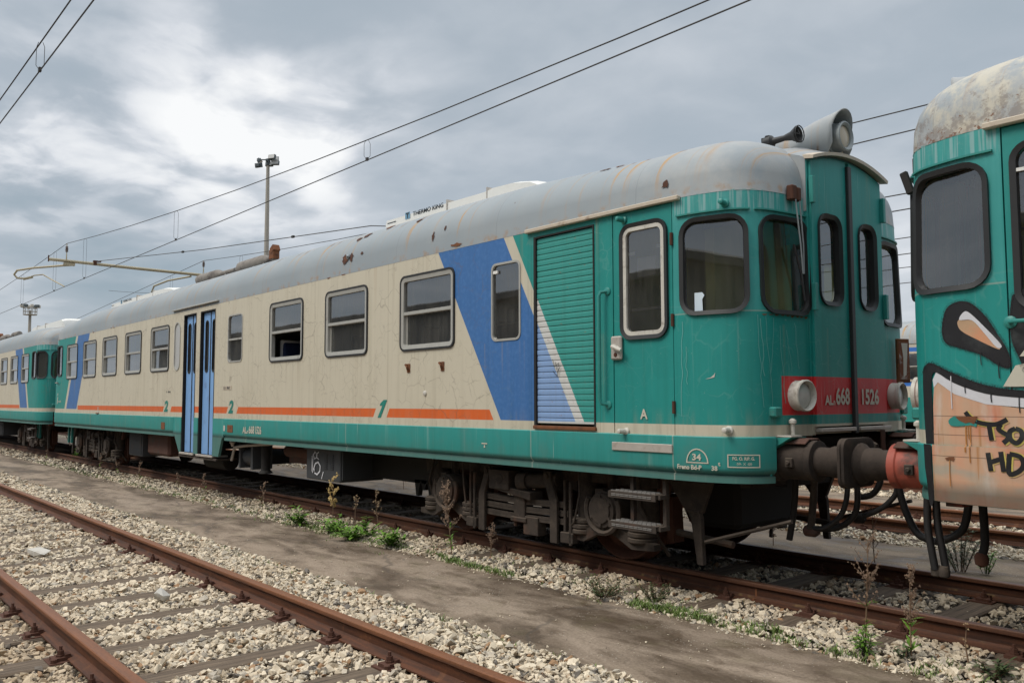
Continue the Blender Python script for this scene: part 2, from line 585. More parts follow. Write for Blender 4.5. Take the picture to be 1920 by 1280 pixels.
        low = g.noise(g.vec(x * 20.0, y * 20.0, z * 1.2), 1.0, 3.0).smooth(0.40, 0.75) * z.lt(1.34, 0.18)
        c = g.mix(low * 0.28, c, (0.34, 0.28, 0.20))
        # rust bleeding from under the roof edge and chips
        rs = g.noise(g.vec(x * 7.0, y * 7.0, z * 0.25), 1.0, 4.0).smooth(0.60, 0.74) * z.ramp(2.55, 3.12)
        c = g.mix(rs * 0.35, c, (0.42, 0.26, 0.12))
        chip = g.noise(v, 24.0, 4.0, 0.6).smooth(0.735, 0.765) * g.noise(v, 1.2, 2.0).smooth(0.48, 0.65)
        c = g.mix(chip * 0.7, c, (0.22, 0.12, 0.07))
        bumpn = g.bump(g.noise(v, 1.5, 3.0) + ck * -0.02, 0.22, 0.03)
        for xs_ in (8.505, 9.40, 5.95, 4.10, 1.95, .78, -1.50, -3.05, -6.35, -9.55):
            c = g.mult(x.band(xs_ - .004, xs_ + .004, .005) * 0.45, c, (0.50, 0.45, 0.38))
    if kind == 'skirt':
        lime = g.noise(g.vec(x * 9.0, y * 9.0, z * 0.3), 1.0, 4.0).smooth(0.60, 0.75)
        c = g.mix(lime * 0.35, c, (0.36, 0.50, 0.47))
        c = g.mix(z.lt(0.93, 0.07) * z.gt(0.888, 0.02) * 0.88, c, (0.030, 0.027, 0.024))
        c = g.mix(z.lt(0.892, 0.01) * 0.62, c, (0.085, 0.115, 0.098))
        dirt = g.noise(g.vec(x * 3.0, y * 3.0, z * 2.0), 1.4, 5.0, 0.65).smooth(0.45, 0.75)
        c = g.mix(dirt * 0.30, c, (0.14, 0.19, 0.165))
        for xs_ in (8.505, 10.2, 5.0, 1.9, -4.2, -7.9):
            c = g.mix(x.band(xs_ - .006, xs_ + .006, .006) * 0.55, c, (0.40, 0.40, 0.34))
        bumpn = g.bump(g.noise(v, 1.7, 3.0), 0.25, 0.03)
        wl = g.noise(g.vec(x * 55.0, y * 55.0, z * 0.4), 1.0, 2.0).smooth(0.70, 0.76) * g.noise(v, 1.3, 2.0).smooth(0.45, 0.6)
        c = g.mix(wl * 0.75, c, (0.58, 0.62, 0.58))
        rr = g.noise(g.vec(x * 6.0, y * 6.0, z * 0.5 + 9.0), 1.0, 4.0).smooth(0.66, 0.78)
        c = g.mix(rr * 0.45, c, (0.24, 0.13, 0.06))
    if kind == 'slat':
        sc = g.noise(g.vec(x * 18.0, y, z * 40.0), 1.0, 3.0).smooth(0.66, 0.74)
        c = g.mix(sc * 0.5, c, (0.26, 0.12, 0.05))
    fin(g, b, c, rough, 0.0, bumpn, 0.45)
    return m


def roof_mat(name, dirty=False):
    m, g, b = new_mat(name)
    v = g.coord()
    x, y, z = g.sep(v)
    big = g.noise(v, 0.8, 5.0, 0.6)
    c = g.mix(big.smooth(0.35, 0.7), (0.255, 0.29, 0.315), (0.30, 0.325, 0.34))
    # pale chalky front dome
    dome = x.abs().ramp(8.9, 10.6) * g.noise(v, 3.0, 5.0, 0.65).smooth(0.35, 0.65)
    c = g.mix(dome * 0.42, c, (0.42, 0.405, 0.385))
    # rust runs: narrow in x, starting at torn seams and fading downwards
    col = g.noise(g.vec(x, 0.0, 0.0), 5.5, 5.0, 0.75)
    clus = g.noise(g.vec(x + 31.0, 0.0, 0.0), 0.75, 3.0, 0.5)
    wob = g.noise(g.vec(x * 1.0, 4.0, z * 2.0), 2.0, 2.0)
    run = (col + wob * 0.05).smooth(0.545, 0.60) * (clus.smooth(0.38, 0.58) * 0.95 + 0.10)
    brk = g.noise(g.vec(x * 9.0, 2.0, z * 2.2), 1.0, 3.0).smooth(0.35, 0.62)
    run = run * brk * z.ramp(3.12, 3.52)
    c = g.mix((run * 0.98).clamp(), c, (0.41, 0.225, 0.065))
    topchip = run * (z + g.noise(g.vec(x * 14.0, y, 0.0), 1.0, 2.0) * 0.12).band(3.66, 3.715, 0.02)
    c = g.mix((topchip * 1.4).clamp(), c, (0.10, 0.045, 0.02))
    thin = g.noise(g.vec(x + 7.7, 0.0, 0.0), 16.0, 3.0, 0.7).smooth(0.64, 0.70) * z.lt(3.74, 0.3)
    c = g.mix(thin * 0.75, c, (0.33, 0.17, 0.06))
    spot = g.noise(g.vec(x * 1.0, y, z * 1.4), 10.0, 4.0, 0.6).smooth(0.735, 0.75) * g.noise(g.vec(x * 0.8, y, z), 2.0, 2.0).smooth(0.50, 0.60)
    c = g.mix(spot, c, (0.09, 0.035, 0.018))
    edge = z.lt(3.175, 0.04) * g.noise(v, 9.0, 4.0).smooth(0.5, 0.7)
    c = g.mix(edge * 0.6, c, (0.33, 0.20, 0.10))
    if dirty:
        lich = g.noise(g.vec(x * 1.0, y, z * 0.5), 5.0, 7.0, 0.72).smooth(0.42, 0.60)
        c = g.mix(lich * 0.85, c, (0.50, 0.46, 0.37))
        dk = (g.noise(v, 13.0, 6.0, 0.7) + z.ramp(3.45, 3.1) * 0.18).smooth(0.58, 0.72)
        c = g.mix(dk * 0.7, c, (0.19, 0.16, 0.14))
        rd = (g.noise(v, 22.0, 5.0, 0.7) + z.ramp(3.3, 3.1) * 0.16).smooth(0.68, 0.76)
        c = g.mix(rd, c, (0.16, 0.07, 0.035))
    # sheet seams
    fx = ((x + 0.4) / 1.86)
    seam = (fx - fx.m('FLOOR') - 0.5).abs().lt(0.0022, 0.002)
    c = g.mult(seam * 0.35, c, (0.6, 0.55, 0.5))
    fin(g, b, c, 0.5 + big * 0.15, 0.0, g.bump(g.noise(v, 2.0, 2.0), 0.08, 0.03), 0.4)
    return m


M['roof'] = roof_mat('grey_roof_paint')
M['roof_dirty'] = roof_mat('dirty_roof_paint', True)


def rust_rail_mat(name, dark):
    m, g, b = new_mat(name)
    v = g.coord()
    x, y, z = g.sep(v)
    n = g.noise(g.vec(x * 0.6, y * 8.0, z * 8.0), 4.0, 6.0, 0.65)
    n2 = g.noise(v, 60.0, 3.0)
    c = g.mix(n.smooth(0.3, 0.7), (0.180, 0.064, 0.025), (0.072, 0.029, 0.015))
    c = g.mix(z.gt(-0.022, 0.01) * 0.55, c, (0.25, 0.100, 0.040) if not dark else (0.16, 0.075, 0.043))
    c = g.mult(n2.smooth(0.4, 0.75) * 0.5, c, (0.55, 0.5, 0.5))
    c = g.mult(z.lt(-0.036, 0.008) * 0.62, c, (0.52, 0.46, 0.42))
    c = g.mix(g.noise(g.vec(x * 3.0, y, z * 2.0), 2.2, 5.0, 0.7).smooth(0.58, 0.72) * 0.5, c, (0.21, 0.085, 0.032))
    if dark:
        c = g.mult(0.55, c, (0.62, 0.60, 0.60))
        # pale run-on line left on the rail foot
        c = g.mix(z.band(-0.125, -0.110, 0.01) * g.noise(v, 9.0, 4.0).smooth(0.5, 0.68) * 0.5, c, (0.25, 0.17, 0.06))
    fin(g, b, c, 0.72 - z.gt(-0.004, 0.002) * 0.22, 0.15, g.bump(n2, 0.2, 0.002))
    return m


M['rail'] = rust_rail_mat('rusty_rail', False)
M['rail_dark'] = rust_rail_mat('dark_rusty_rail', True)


def wood_mat():
    m, g, b = new_mat('weathered_sleeper_wood')
    v = g.coord()
    x, y, z = g.sep(v)
    gr = g.noise(g.vec(x * 26.0, y * 1.3, z * 26.0), 2.0, 5.0, 0.7)
    c = g.mix(gr.smooth(0.3, 0.7), (0.058, 0.040, 0.027), (0.175, 0.128, 0.088))
    ck = g.noise(g.vec(x * 60.0, y * 0.8, z * 30.0), 1.5, 3.0).smooth(0.60, 0.68)
    c = g.mix(ck * 0.8, c, (0.03, 0.024, 0.02))
    fin(g, b, c, 0.9, 0.0, g.bump(gr, 0.7, 0.012))
    return m


M['wood'] = wood_mat()


def stone_mat(name, a, bb, cc, oddc=(0.33, 0.20, 0.11), dirty=0.0):
    m, g, b = new_mat(name)
    v = g.coord()
    rnd = F(g, g.node('ShaderNodeNewGeometry').outputs['Random Per Island'])
    c = g.mix(rnd.ramp(0.0, 0.75), a, bb)
    c = g.mix((rnd * 7.31).m('FRACT').gt(0.80, 0.1), c, cc)
    c = g.mix((rnd * 13.7).m('FRACT').gt(0.955, 0.02), c, oddc)
    c = g.mix((rnd * 5.17).m('FRACT').gt(0.93, 0.02), c, (0.17, 0.15, 0.13))
    x, y, z = g.sep(v)
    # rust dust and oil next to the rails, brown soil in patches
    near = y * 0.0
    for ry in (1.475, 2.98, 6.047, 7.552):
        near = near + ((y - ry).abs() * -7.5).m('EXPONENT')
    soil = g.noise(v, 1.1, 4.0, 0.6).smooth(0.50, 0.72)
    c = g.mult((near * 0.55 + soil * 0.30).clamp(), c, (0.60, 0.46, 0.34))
    c = g.mult(y.lt(1.35, 0.5) * 0.55, c, (0.62, 0.52, 0.40))  # left of the nearest rail: dirt, with the shade there mixed into the colour
    n = g.noise(v, 38.0, 5.0, 0.65)
    c = g.mult(n.smooth(0.40, 0.75) * 0.55, c, (0.60, 0.55, 0.48))
    if dirty:
        c = g.mult(dirty, c, (0.36, 0.32, 0.28))
    fin(g, b, c, 0.9, 0.0, g.bump(n, 0.4, 0.006))
    return m


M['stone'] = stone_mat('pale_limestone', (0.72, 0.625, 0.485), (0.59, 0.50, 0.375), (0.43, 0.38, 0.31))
M['stone_dirty'] = stone_mat('grimy_limestone', (0.42, 0.37, 0.29), (0.30, 0.26, 0.20), (0.22, 0.19, 0.155), dirty=0.45)


def bed_mat(name, c1, c2, vs=17.0):
    m, g, b = new_mat(name)
    v = g.coord()
    d = g.voro(v, vs, 'F1')
    e = g.voro(v, vs, 'DISTANCE_TO_EDGE')
    cid = g.node('ShaderNodeTexVoronoi', {'Vector': v, 'Scale': vs}).outputs[1]
    r_, g_, b_ = g.sep(cid)
    c = g.mix(r_, c1, c2)
    c = g.mix(e.ramp(0.10, 0.0), c, tuple(q * 0.22 for q in c2))
    c = g.mult(g.noise(v, 1.1, 4.0).smooth(0.4, 0.8) * 0.4, c, (0.7, 0.66, 0.6))
    fin(g, b, c, 0.95, 0.0, g.bump(e.ramp(0.0, 0.35), 1.0, 0.03))
    return m


M['bed'] = bed_mat('ballast_bed_gravel', (0.54, 0.455, 0.34), (0.36, 0.295, 0.215))
M['bed_dirty'] = bed_mat('oily_ballast_bed', (0.17, 0.145, 0.115), (0.075, 0.062, 0.05))
M['dirt'] = bed_mat('yard_dirt', (0.30, 0.255, 0.20), (0.20, 0.165, 0.125), 9.0)


def path_mat():
    m, g, b = new_mat('worn_tarmac_path')
    v = g.coord()
    x, y, z = g.sep(v)
    big = g.noise(g.vec(x * 0.55, y * 1.3, 0.0), 1.5, 5.0, 0.55, 0.6)
    mid = g.noise(g.vec(x * 1.2, y * 2.0, 1.0), 2.6, 5.0, 0.6, 0.8)
    fine = g.noise(v, 48.0, 4.0, 0.75)
    c = g.mix(big.smooth(0.36, 0.62), (0.150, 0.108, 0.074), (0.315, 0.245, 0.185))
    damp = (mid * 0.75 + big.inv() * 0.3).smooth(0.46, 0.66)
    c = g.mult(damp * 0.72, c, (0.50, 0.45, 0.39))
    edge_ = ((y - 4.5).abs() + (mid - 0.5) * 0.35).smooth(0.42, 0.78)
    c = g.mult(edge_ * 0.42, c, (0.58, 0.53, 0.40))
    moss = g.noise(v, 3.2, 5.0, 0.6).smooth(0.5, 0.7)
    c = g.mix(moss * 0.22, c, (0.145, 0.125, 0.06))
    c = g.mult(fine.smooth(0.38, 0.68) * 0.62, c, (0.52, 0.49, 0.46))
    chips = g.voro(v, 34.0, 'F1').lt(0.15, 0.05) * g.noise(v, 3.0, 3.0).smooth(0.40, 0.62)
    c = g.mix(chips * 0.65, c, (0.52, 0.48, 0.42))
    p = g.vadd(v, g.vscale(g.noise_col(v, 2.5, 4.0), 0.35))
    cr = g.voro(p, 0.62, 'DISTANCE_TO_EDGE').lt(0.010, 0.012) * g.noise(v, 0.9, 2.0).smooth(0.40, 0.55)
    c = g.mix(cr * 0.45, c, (0.06, 0.048, 0.038))
    fin(g, b, c, 0.93 - damp * 0.38, 0.0, g.bump(fine + cr * -0.8 + mid, 0.35, 0.004))
    return m


M['path'] = path_mat()


def leaf_mat(name, a, bb):
    m, g, b = new_mat(name)
    rnd = F(g, g.node('ShaderNodeNewGeometry').outputs['Random Per Island'])
    c = g.mix(rnd, a, bb)
    fin(g, b, c, 0.6)
    b.inputs['Subsurface Weight'].default_value = 0.0
    return m


M['leaf'] = leaf_mat('green_leaf', (0.085, 0.19, 0.018), (0.17, 0.32, 0.035))
M['leaf_dark'] = leaf_mat('grey_green_leaf', (0.045, 0.075, 0.024), (0.09, 0.115, 0.045))
M['drystem'] = leaf_mat('dry_brown_stem', (0.13, 0.075, 0.045), (0.24, 0.155, 0.095))
M['dryseed'] = leaf_mat('dry_seed_head', (0.28, 0.17, 0.09), (0.45, 0.33, 0.19))
M['drygold'] = leaf_mat('yellow_dry_flower', (0.42, 0.27, 0.08), (0.55, 0.40, 0.16))
M['grassm'] = leaf_mat('short_grass', (0.07, 0.13, 0.022), (0.17, 0.23, 0.045))

# ------------------------------------------------------------------ ground, ballast beds, paths
def heightmap_sheet(name, x0, x1, y0, y1, dx_, dy_, hf, mat):
    xs = np.concatenate([np.arange(x0, -14.0, dx_ * 4), np.arange(-14.0, x1 + 1e-6, dx_)]) if x0 < -14 else np.arange(x0, x1 + 1e-6, dx_)
    ys = np.linspace(y0, y1, max(2, int(round((y1 - y0) / dy_)) + 1))
    X, Y = np.meshgrid(xs, ys, indexing='ij')
    Z = hf(X, Y)
    n, m_ = X.shape
    v = np.stack([X, Y, Z], -1).reshape(-1, 3)
    i = (np.arange(n - 1)[:, None] * m_ + np.arange(m_ - 1)[None, :]).reshape(-1)
    f = np.stack([i, i + m_, i + m_ + 1, i + 1], 1)
    me = bpy.data.meshes.new(name)
    me.from_pydata(v.tolist(), [], f.tolist())
    me.shade_smooth()
    o = link(name, me, mat)
    return tag(o, kind='structure')


_ph = rng.uniform(0, 6.28, (24, 3))
_fr = rng.uniform(0.6, 6.0, (24, 2)) * rng.choice([-1, 1], (24, 2))


def wave(X, Y, amp=1.0, k0=0, k1=24):
    s = np.zeros_like(X, dtype=float)
    for i in range(k0, k1):
        s += np.sin(_fr[i, 0] * X + _fr[i, 1] * Y + _ph[i, 0]) / math.hypot(*_fr[i])
    return s * amp * 0.12


MB().add([(-1500, -1500, -0.27), (1500, -1500, -0.27), (1500, 1500, -0.27), (-1500, 1500, -0.27)], [(0, 1, 2, 3)]).build('ground', M['dirt'], recalc=False)
tag(bpy.data.objects['ground'], kind='structure')

NEAR_SLEEP = [-4.53 + 0.745 * k for k in range(5, -60, -1)]
MAIN_SLEEP = [-2.07 + 0.716 * k for k in range(9, -70, -1)]


def bed_h(X, Y, base, sleepers, ylo, yhi, amp=0.018):
    z = base + wave(X, Y, amp)
    sx = np.array(sleepers)
    d = np.abs(X[..., None] - sx).min(-1) if X.size < 4e5 else np.zeros_like(X)
    inside = (Y > ylo) & (Y < yhi)
    z = z - np.where(inside, 0.034 * np.exp(-(d / 0.095) ** 2), 0)
    return z


def near_h(X, Y):
    z = bed_h(X, Y, -0.150, NEAR_SLEEP, 1.62, 2.86)
    z = np.where(Y < 1.4, z - 0.02 - 0.03 * np.clip((1.4 - Y), 0, 1.2), z)
    return z + np.where((Y > 1.55) & (Y < 2.9), -0.006, 0.0)


def main_h(X, Y):
    z = bed_h(X, Y, -0.155, MAIN_SLEEP, 5.5, 7.5)
    z = z - np.where(Y > 6.2, 0.020, 0) - np.where(Y < 5.45, 0.02 * (5.45 - Y) / .2, 0)
    return z


def far_h(X, Y):
    return -0.15 + wave(X, Y, 0.018)


heightmap_sheet('ballast_bed', -95, 6, -2.2, 3.80, 0.10, 0.12, lambda X, Y: near_h(X, Y) - 0.030, M['bed'])
heightmap_sheet('ballast_bed', -95, 6, 5.18, 8.32, 0.10, 0.12, lambda X, Y: main_h(X, Y) - 0.030, M['bed_dirty'])
heightmap_sheet('ballast_bed', -95, 8, 9.62, 13.0, 0.25, 0.2, lambda X, Y: far_h(X, Y) - 0.02, M['bed'])
heightmap_sheet('ballast_bed', -95, 8, 14.2, 17.9, 0.25, 0.2, lambda X, Y: far_h(X, Y) - 0.02, M['bed'])
heightmap_sheet('ballast_bed', -95, 8, 22.6, 26.2, 0.5, 0.4, lambda X, Y: far_h(X, Y) - 0.02, M['bed'])
PATHZ = -0.163
heightmap_sheet('path', -95, 6, 3.76, 5.25, 0.12, 0.15, lambda X, Y: PATHZ + wave(X, Y, 0.012, 0, 12) - 0.012 * np.abs((Y - 4.5) / .75) ** 4, M['path'])
heightmap_sheet('path', -95, 8, 8.28, 9.66, 0.4, 0.25, lambda X, Y: PATHZ + wave(X, Y, 0.010, 0, 12), M['path'])
heightmap_sheet('path', -95, 8, 12.95, 14.25, 0.5, 0.4, lambda X, Y: PATHZ + wave(X, Y, 0.010, 0, 12), M['path'])


# ------------------------------------------------------------------ loose ballast (nobody could count it)
def hull(n, sq):
    bm = bmesh.new()
    for _ in range(n):
        p = rng.normal(size=3)
        p /= np.linalg.norm(p)
        p = p * rng.uniform(0.78, 1.05) * np.array(sq)
        bm.verts.new(p)
    r = bmesh.ops.convex_hull(bm, input=bm.verts)
    bmesh.ops.delete(bm, geom=list({e for e in r['geom_interior'] + r['geom_unused'] if isinstance(e, bmesh.types.BMVert)}), context='VERTS')
    bmesh.ops.triangulate(bm, faces=bm.faces)
    bm.verts.index_update()
    v = np.array([q.co[:] for q in bm.verts])
    f = np.array([[q.index for q in t.verts] for t in bm.faces])
    bm.free()
    return v, f


HULLS = [hull(int(rng.integers(8, 12)), (0.62, rng.uniform(0.40, 0.56), rng.uniform(0.28, 0.46))) for _ in range(40)]
camM = np.array([r2[:], u2[:], fw[:]])


def in_view(P, mx=260, my=120):
    c = (P - np.array([0, 0, CAMZ])) @ camM.T
    px = 960 + 1580 * c[:, 0] / np.maximum(c[:, 2], 0.05)
    py = 640 - 1580 * c[:, 1] / np.maximum(c[:, 2], 0.05)
    return (c[:, 2] > 0.4) & (px > -mx) & (px < 1920 + mx) & (py > -my) & (py < 1280 + my), c[:, 2]


def scatter(name, zones, mat, size=0.041):
    """zones: (x0, x1, y0, y1, density, height function, rails to keep clear, sleepers to thin out, size factor)"""
    P, S = [], []
    for (x0, x1, y0, y1, dens, hf, rails, sleepers, sf) in zones:
        n = int((x1 - x0) * (y1 - y0) * dens)
        X, Y = rng.uniform(x0, x1, n), rng.uniform(y0, y1, n)
        s = size * sf * np.exp(rng.normal(0, 0.30, n))
        ok = np.ones(n, bool)
        for ry in rails:
            ok &= np.abs(Y - ry) > 0.068 + s * 0.18
        if sleepers is not None:
            d = np.abs(X[:, None] - np.array(sleepers)).min(1)
            wv = 0.5 + 0.5 * np.sin(Y * 7.0 + np.floor(X / 0.7) * 2.4) * np.sin(Y * 2.3 + np.floor(X / 0.7) * 5.1)
            ok &= ~((d < 0.052 + 0.055 * wv) & (rng.uniform(size=n) < 0.66 + 0.30 * wv)) | (Y > 3.2)
        X, Y, s = X[ok], Y[ok], s[ok]
        Z = hf(X, Y) + s * rng.uniform(-0.18, 0.26, len(s))
        p = np.stack([X, Y, Z], 1)
        v, _ = in_view(p)
        P.append(p[v])
        S.append(s[v])
    P, S = np.concatenate(P), np.concatenate(S)
    n = len(P)
    # random rotations, mostly lying flat
    a = rng.uniform(0, 2 * np.pi, n)
    tx, ty = rng.normal(0, 0.45, n), rng.normal(0, 0.45, n)
    ca, sa, cx, sx, cy, sy = np.cos(a), np.sin(a), np.cos(tx), np.sin(tx), np.cos(ty), np.sin(ty)
    Rz = np.zeros((n, 3, 3)); Rz[:, 0, 0] = ca; Rz[:, 0, 1] = -sa; Rz[:, 1, 0] = sa; Rz[:, 1, 1] = ca; Rz[:, 2, 2] = 1
    Rx = np.zeros((n, 3, 3)); Rx[:, 0, 0] = 1; Rx[:, 1, 1] = cx; Rx[:, 1, 2] = -sx; Rx[:, 2, 1] = sx; Rx[:, 2, 2] = cx
    Ry = np.zeros((n, 3, 3)); Ry[:, 1, 1] = 1; Ry[:, 0, 0] = cy; Ry[:, 0, 2] = sy; Ry[:, 2, 0] = -sy; Ry[:, 2, 2] = cy
    RR = Rz @ Rx @ Ry
    hid = rng.integers(0, len(HULLS), n)
    VV, FF, base = [], [], 0
    for h, (hv, hf_) in enumerate(HULLS):
        ix = np.where(hid == h)[0]
        if not len(ix):
            continue
        vv = np.einsum('nij,kj->nki', RR[ix], hv) * S[ix][:, None, None] + P[ix][:, None, :]
        ff = hf_[None] + (np.arange(len(ix)) * len(hv))[:, None, None] + base
        VV.append(vv.reshape(-1, 3))
        FF.append(ff.reshape(-1, 3))
        base += len(ix) * len(hv)
    VV, FF = np.concatenate(VV), np.concatenate(FF)
    me = bpy.data.meshes.new(name)
    me.vertices.add(len(VV))
    me.vertices.foreach_set('co', VV.astype(np.float32).ravel())
    me.loops.add(len(FF) * 3)
    me.loops.foreach_set('vertex_index', FF.astype(np.int32).ravel())
    me.polygons.add(len(FF))
    me.polygons.foreach_set('loop_start', (np.arange(len(FF)) * 3).astype(np.int32))
    me.polygons.foreach_set('loop_total', np.full(len(FF), 3, np.int32))
    me.update(calc_edges=True)
    me.validate()
    me.shade_flat()
    o = link(name, me, mat)
    return tag(o, kind='stuff')


NR = (1.475, 2.980)
path_h = lambda X, Y: PATHZ + wave(X, Y, 0.012, 0, 12) - 0.012 * np.abs((Y - 4.5) / .75) ** 4 + 0.003
MR = (6.047, 7.552)
KR = (10.50, 12.005)
QR = (15.20, 16.70)
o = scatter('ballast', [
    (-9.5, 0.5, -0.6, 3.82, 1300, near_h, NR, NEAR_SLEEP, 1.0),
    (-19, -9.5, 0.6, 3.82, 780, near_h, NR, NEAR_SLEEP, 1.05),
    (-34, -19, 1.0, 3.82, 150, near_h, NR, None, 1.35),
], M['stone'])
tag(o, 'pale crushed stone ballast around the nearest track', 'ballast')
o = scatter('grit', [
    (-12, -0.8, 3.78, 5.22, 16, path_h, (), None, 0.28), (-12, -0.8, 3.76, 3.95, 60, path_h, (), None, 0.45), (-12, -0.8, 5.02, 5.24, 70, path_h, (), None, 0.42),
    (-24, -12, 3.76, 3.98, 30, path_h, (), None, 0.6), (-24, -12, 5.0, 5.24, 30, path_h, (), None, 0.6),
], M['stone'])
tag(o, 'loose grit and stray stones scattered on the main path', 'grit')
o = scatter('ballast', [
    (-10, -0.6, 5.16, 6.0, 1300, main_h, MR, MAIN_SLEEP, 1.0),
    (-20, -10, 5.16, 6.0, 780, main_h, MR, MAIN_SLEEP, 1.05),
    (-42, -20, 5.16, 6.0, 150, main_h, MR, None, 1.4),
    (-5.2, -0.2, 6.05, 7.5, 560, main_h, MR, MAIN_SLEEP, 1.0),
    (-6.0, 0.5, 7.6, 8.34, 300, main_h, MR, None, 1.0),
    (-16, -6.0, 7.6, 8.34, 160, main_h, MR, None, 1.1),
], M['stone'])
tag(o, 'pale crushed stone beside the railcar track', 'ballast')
o = scatter('ballast', [
    (-17, -5.0, 6.05, 7.55, 300, main_h, MR, MAIN_SLEEP, 1.0),
    (-30, -17, 6.05, 7.3, 110, main_h, MR, None, 1.2),
], M['stone_dirty'])
tag(o, 'grimy dark stones under the railcars', 'ballast')
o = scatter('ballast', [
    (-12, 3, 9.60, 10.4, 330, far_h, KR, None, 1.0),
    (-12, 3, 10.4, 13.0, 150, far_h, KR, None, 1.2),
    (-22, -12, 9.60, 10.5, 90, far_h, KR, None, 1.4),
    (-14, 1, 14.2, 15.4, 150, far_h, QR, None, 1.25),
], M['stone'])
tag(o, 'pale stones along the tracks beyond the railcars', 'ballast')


# ------------------------------------------------------------------ tracks
def rail_profile(h=0.150):
    return [(-.066, -h), (.066, -h), (.066, -h + .010), (.022, -h + .026), (.0085, -h + .045), (.0085, -.052), (.018, -.040), (.034, -.032),
            (.0345, -.008), (.029, -.0015), (.012, 0), (-.012, 0), (-.029, -.0015), (-.0345, -.008), (-.034, -.032), (-.018, -.040), (-.0085, -.052),
            (-.0085, -h + .045), (-.022, -h + .026), (-.066, -h + .010)]


def fastening_mb():
    """one side of a tie-plate: plate, clip, coach screw and nut"""
    p = MB()
    p.b2(-.085, .085, -.175, -.050, -.166, -.149)
    p.b2(-.045, .045, -.150, -.030, -.149, -.128)
    p.b2(-.040, .040, -.078, -.045, -.128, -.112)
    bolt = MB()
    bolt.lathe((0.0, -.095, -.130), (0, 0, 1), [(0, .030), (.014, .030), (.014, .022), (.040, .022), (.040, .012), (.066, .011)], 6)
    bolt.lathe((0.052, -.145, -.150), (0, 0, 1), [(0, .020), (.022, .020), (.026, .010)], 6)
    return p, bolt


FAST = [q.build('mesh_source', None) for q in fastening_mb()]
FAST_ME = [o.data for o in FAST]
for o in FAST:
    bpy.data.objects.remove(o)


def track(label, ys, sleepers, x0, x1, mat, mats, detail, y_over=0.55, z0=-0.15):
    t = thing('railway_track', label, 'railway track', (0, ys[0], 0), None)
    for ry in ys:
        p = MB()
        prof = rail_profile()
        xs = np.linspace(x0, x1, 2)
        n = len(prof)
        vs = [(x, ry - ys[0] + a, b) for x in xs for a, b in prof]
        fs = [(i, (i + 1) % n, (i + 1) % n + n, i + n) for i in range(n)] + [tuple(range(n))[::-1], tuple(range(n, 2 * n))]
        p.add(vs, fs)
        p.build('rail', mat, t, 35)
    sm = []
    for k in range(3):
        p = MB()
        p.box((0, 0, 0), (0.235, ys[1] - ys[0] + 2 * y_over, 0.13), Matrix.Rotation(random.uniform(-.012, .012), 3, 'Z'))
        me = p.build('sleeper', M['wood'], None, None, 0.012)
        sm.append(me.data)
        bpy.data.objects.remove(me)
    for i, sx in enumerate(sleepers):
        if sx < x0 or sx > x1:
            continue
        o = link('sleeper', sm[i % 3], None, t)
        o.location = (sx, (ys[1] - ys[0]) / 2 + random.uniform(-.03, .03), -0.216 + random.uniform(-.010, .004))
        if sx < detail:
            continue
        for ry in ys:
            for sgn in (1, -1):
                f = link('rail_fastening', FAST_ME[0], None, t)
                f.location = (sx + random.uniform(-.02, .02), ry - ys[0], 0)
                if sgn < 0:
                    f.rotation_euler.z = math.pi
                b = link('bolt', FAST_ME[1], None, f)
    return t


for me in FAST_ME:
    me.materials.clear()
    me.materials.append(M['rust_dark'])
track('nearest railway track, rusty rails on half buried wooden sleepers', NR, NEAR_SLEEP, -95, 4, M['rail'], None, -11.0)
tm = track('railway track under the teal and cream railcars', MR, MAIN_SLEEP, -95, 5, M['rail_dark'], None, -13.0)
p = MB()
p.b2(-4.012, -3.995, -.012, .012, -.125, -.03)
p.b2(-4.014, -3.993, -.055, .055, -.143, -.125)
p.build('weld_collar', M['rust'], tm)
track('railway track just beyond the railcars, next to the second path', KR, [-1.0 - .72 * k for k in range(30)], -95, 8, M['rail'], None, -7.0)
track('far railway track beyond the third path', QR, [], -95, 8, M['rail'], None, 50)
track('farthest railway track, under the blue and cream railcar', (23.75, 25.25), [], -95, 8, M['rail'], None, 50)

# ------------------------------------------------------------------ railcar body surface: (s, z, n) -> point
HW = 1.413
CP = [(10.15, -HW), (10.45, -1.398), (10.68, -1.335), (10.80, -1.245), (10.87, -1.13), (10.91, -.98), (10.935, -.79), (10.945, -.56)]


def catmull(P, n=8):
    P = [(2 * P[0][0] - P[1][0], P[0][1])] + list(P) + [(2 * P[-1][0] - P[-2][0], 2 * P[-1][1] - P[-2][1])]
    out = []
    for i in range(1, len(P) - 2):
        p0, p1, p2, p3 = map(np.array, P[i - 1:i + 3])
        for k in range(n):
            t = k / n
            out.append(.5 * (2 * p1 + (p2 - p0) * t + (2 * p0 - 5 * p1 + 4 * p2 - p3) * t * t + (3 * p1 - p0 - 3 * p2 + p3) * t ** 3))
    out.append(np.array(P[-2]))
    return np.array(out)


CUR = catmull(CP)
CL = np.concatenate([[0], np.cumsum(np.linalg.norm(np.diff(CUR, axis=0), axis=1))]) + 10.15
SMAX = float(CL[-1])


def plan(s):
    a = abs(s)
    if a <= 10.15:
        return (s, -HW), (0.0, -1.0)
    x, y = float(np.interp(a, CL, CUR[:, 0])), float(np.interp(a, CL, CUR[:, 1]))
    e = 0.02
    x1, y1 = float(np.interp(a - e, CL, CUR[:, 0])), float(np.interp(a - e, CL, CUR[:, 1]))
    x2, y2 = float(np.interp(a + e, CL, CUR[:, 0])), float(np.interp(a + e, CL, CUR[:, 1]))
    t = Vector((x2 - x1, y2 - y1)).normalized()
    sg = 1 if s >= 0 else -1
    return (x * sg, y), (t.y * sg, -t.x)


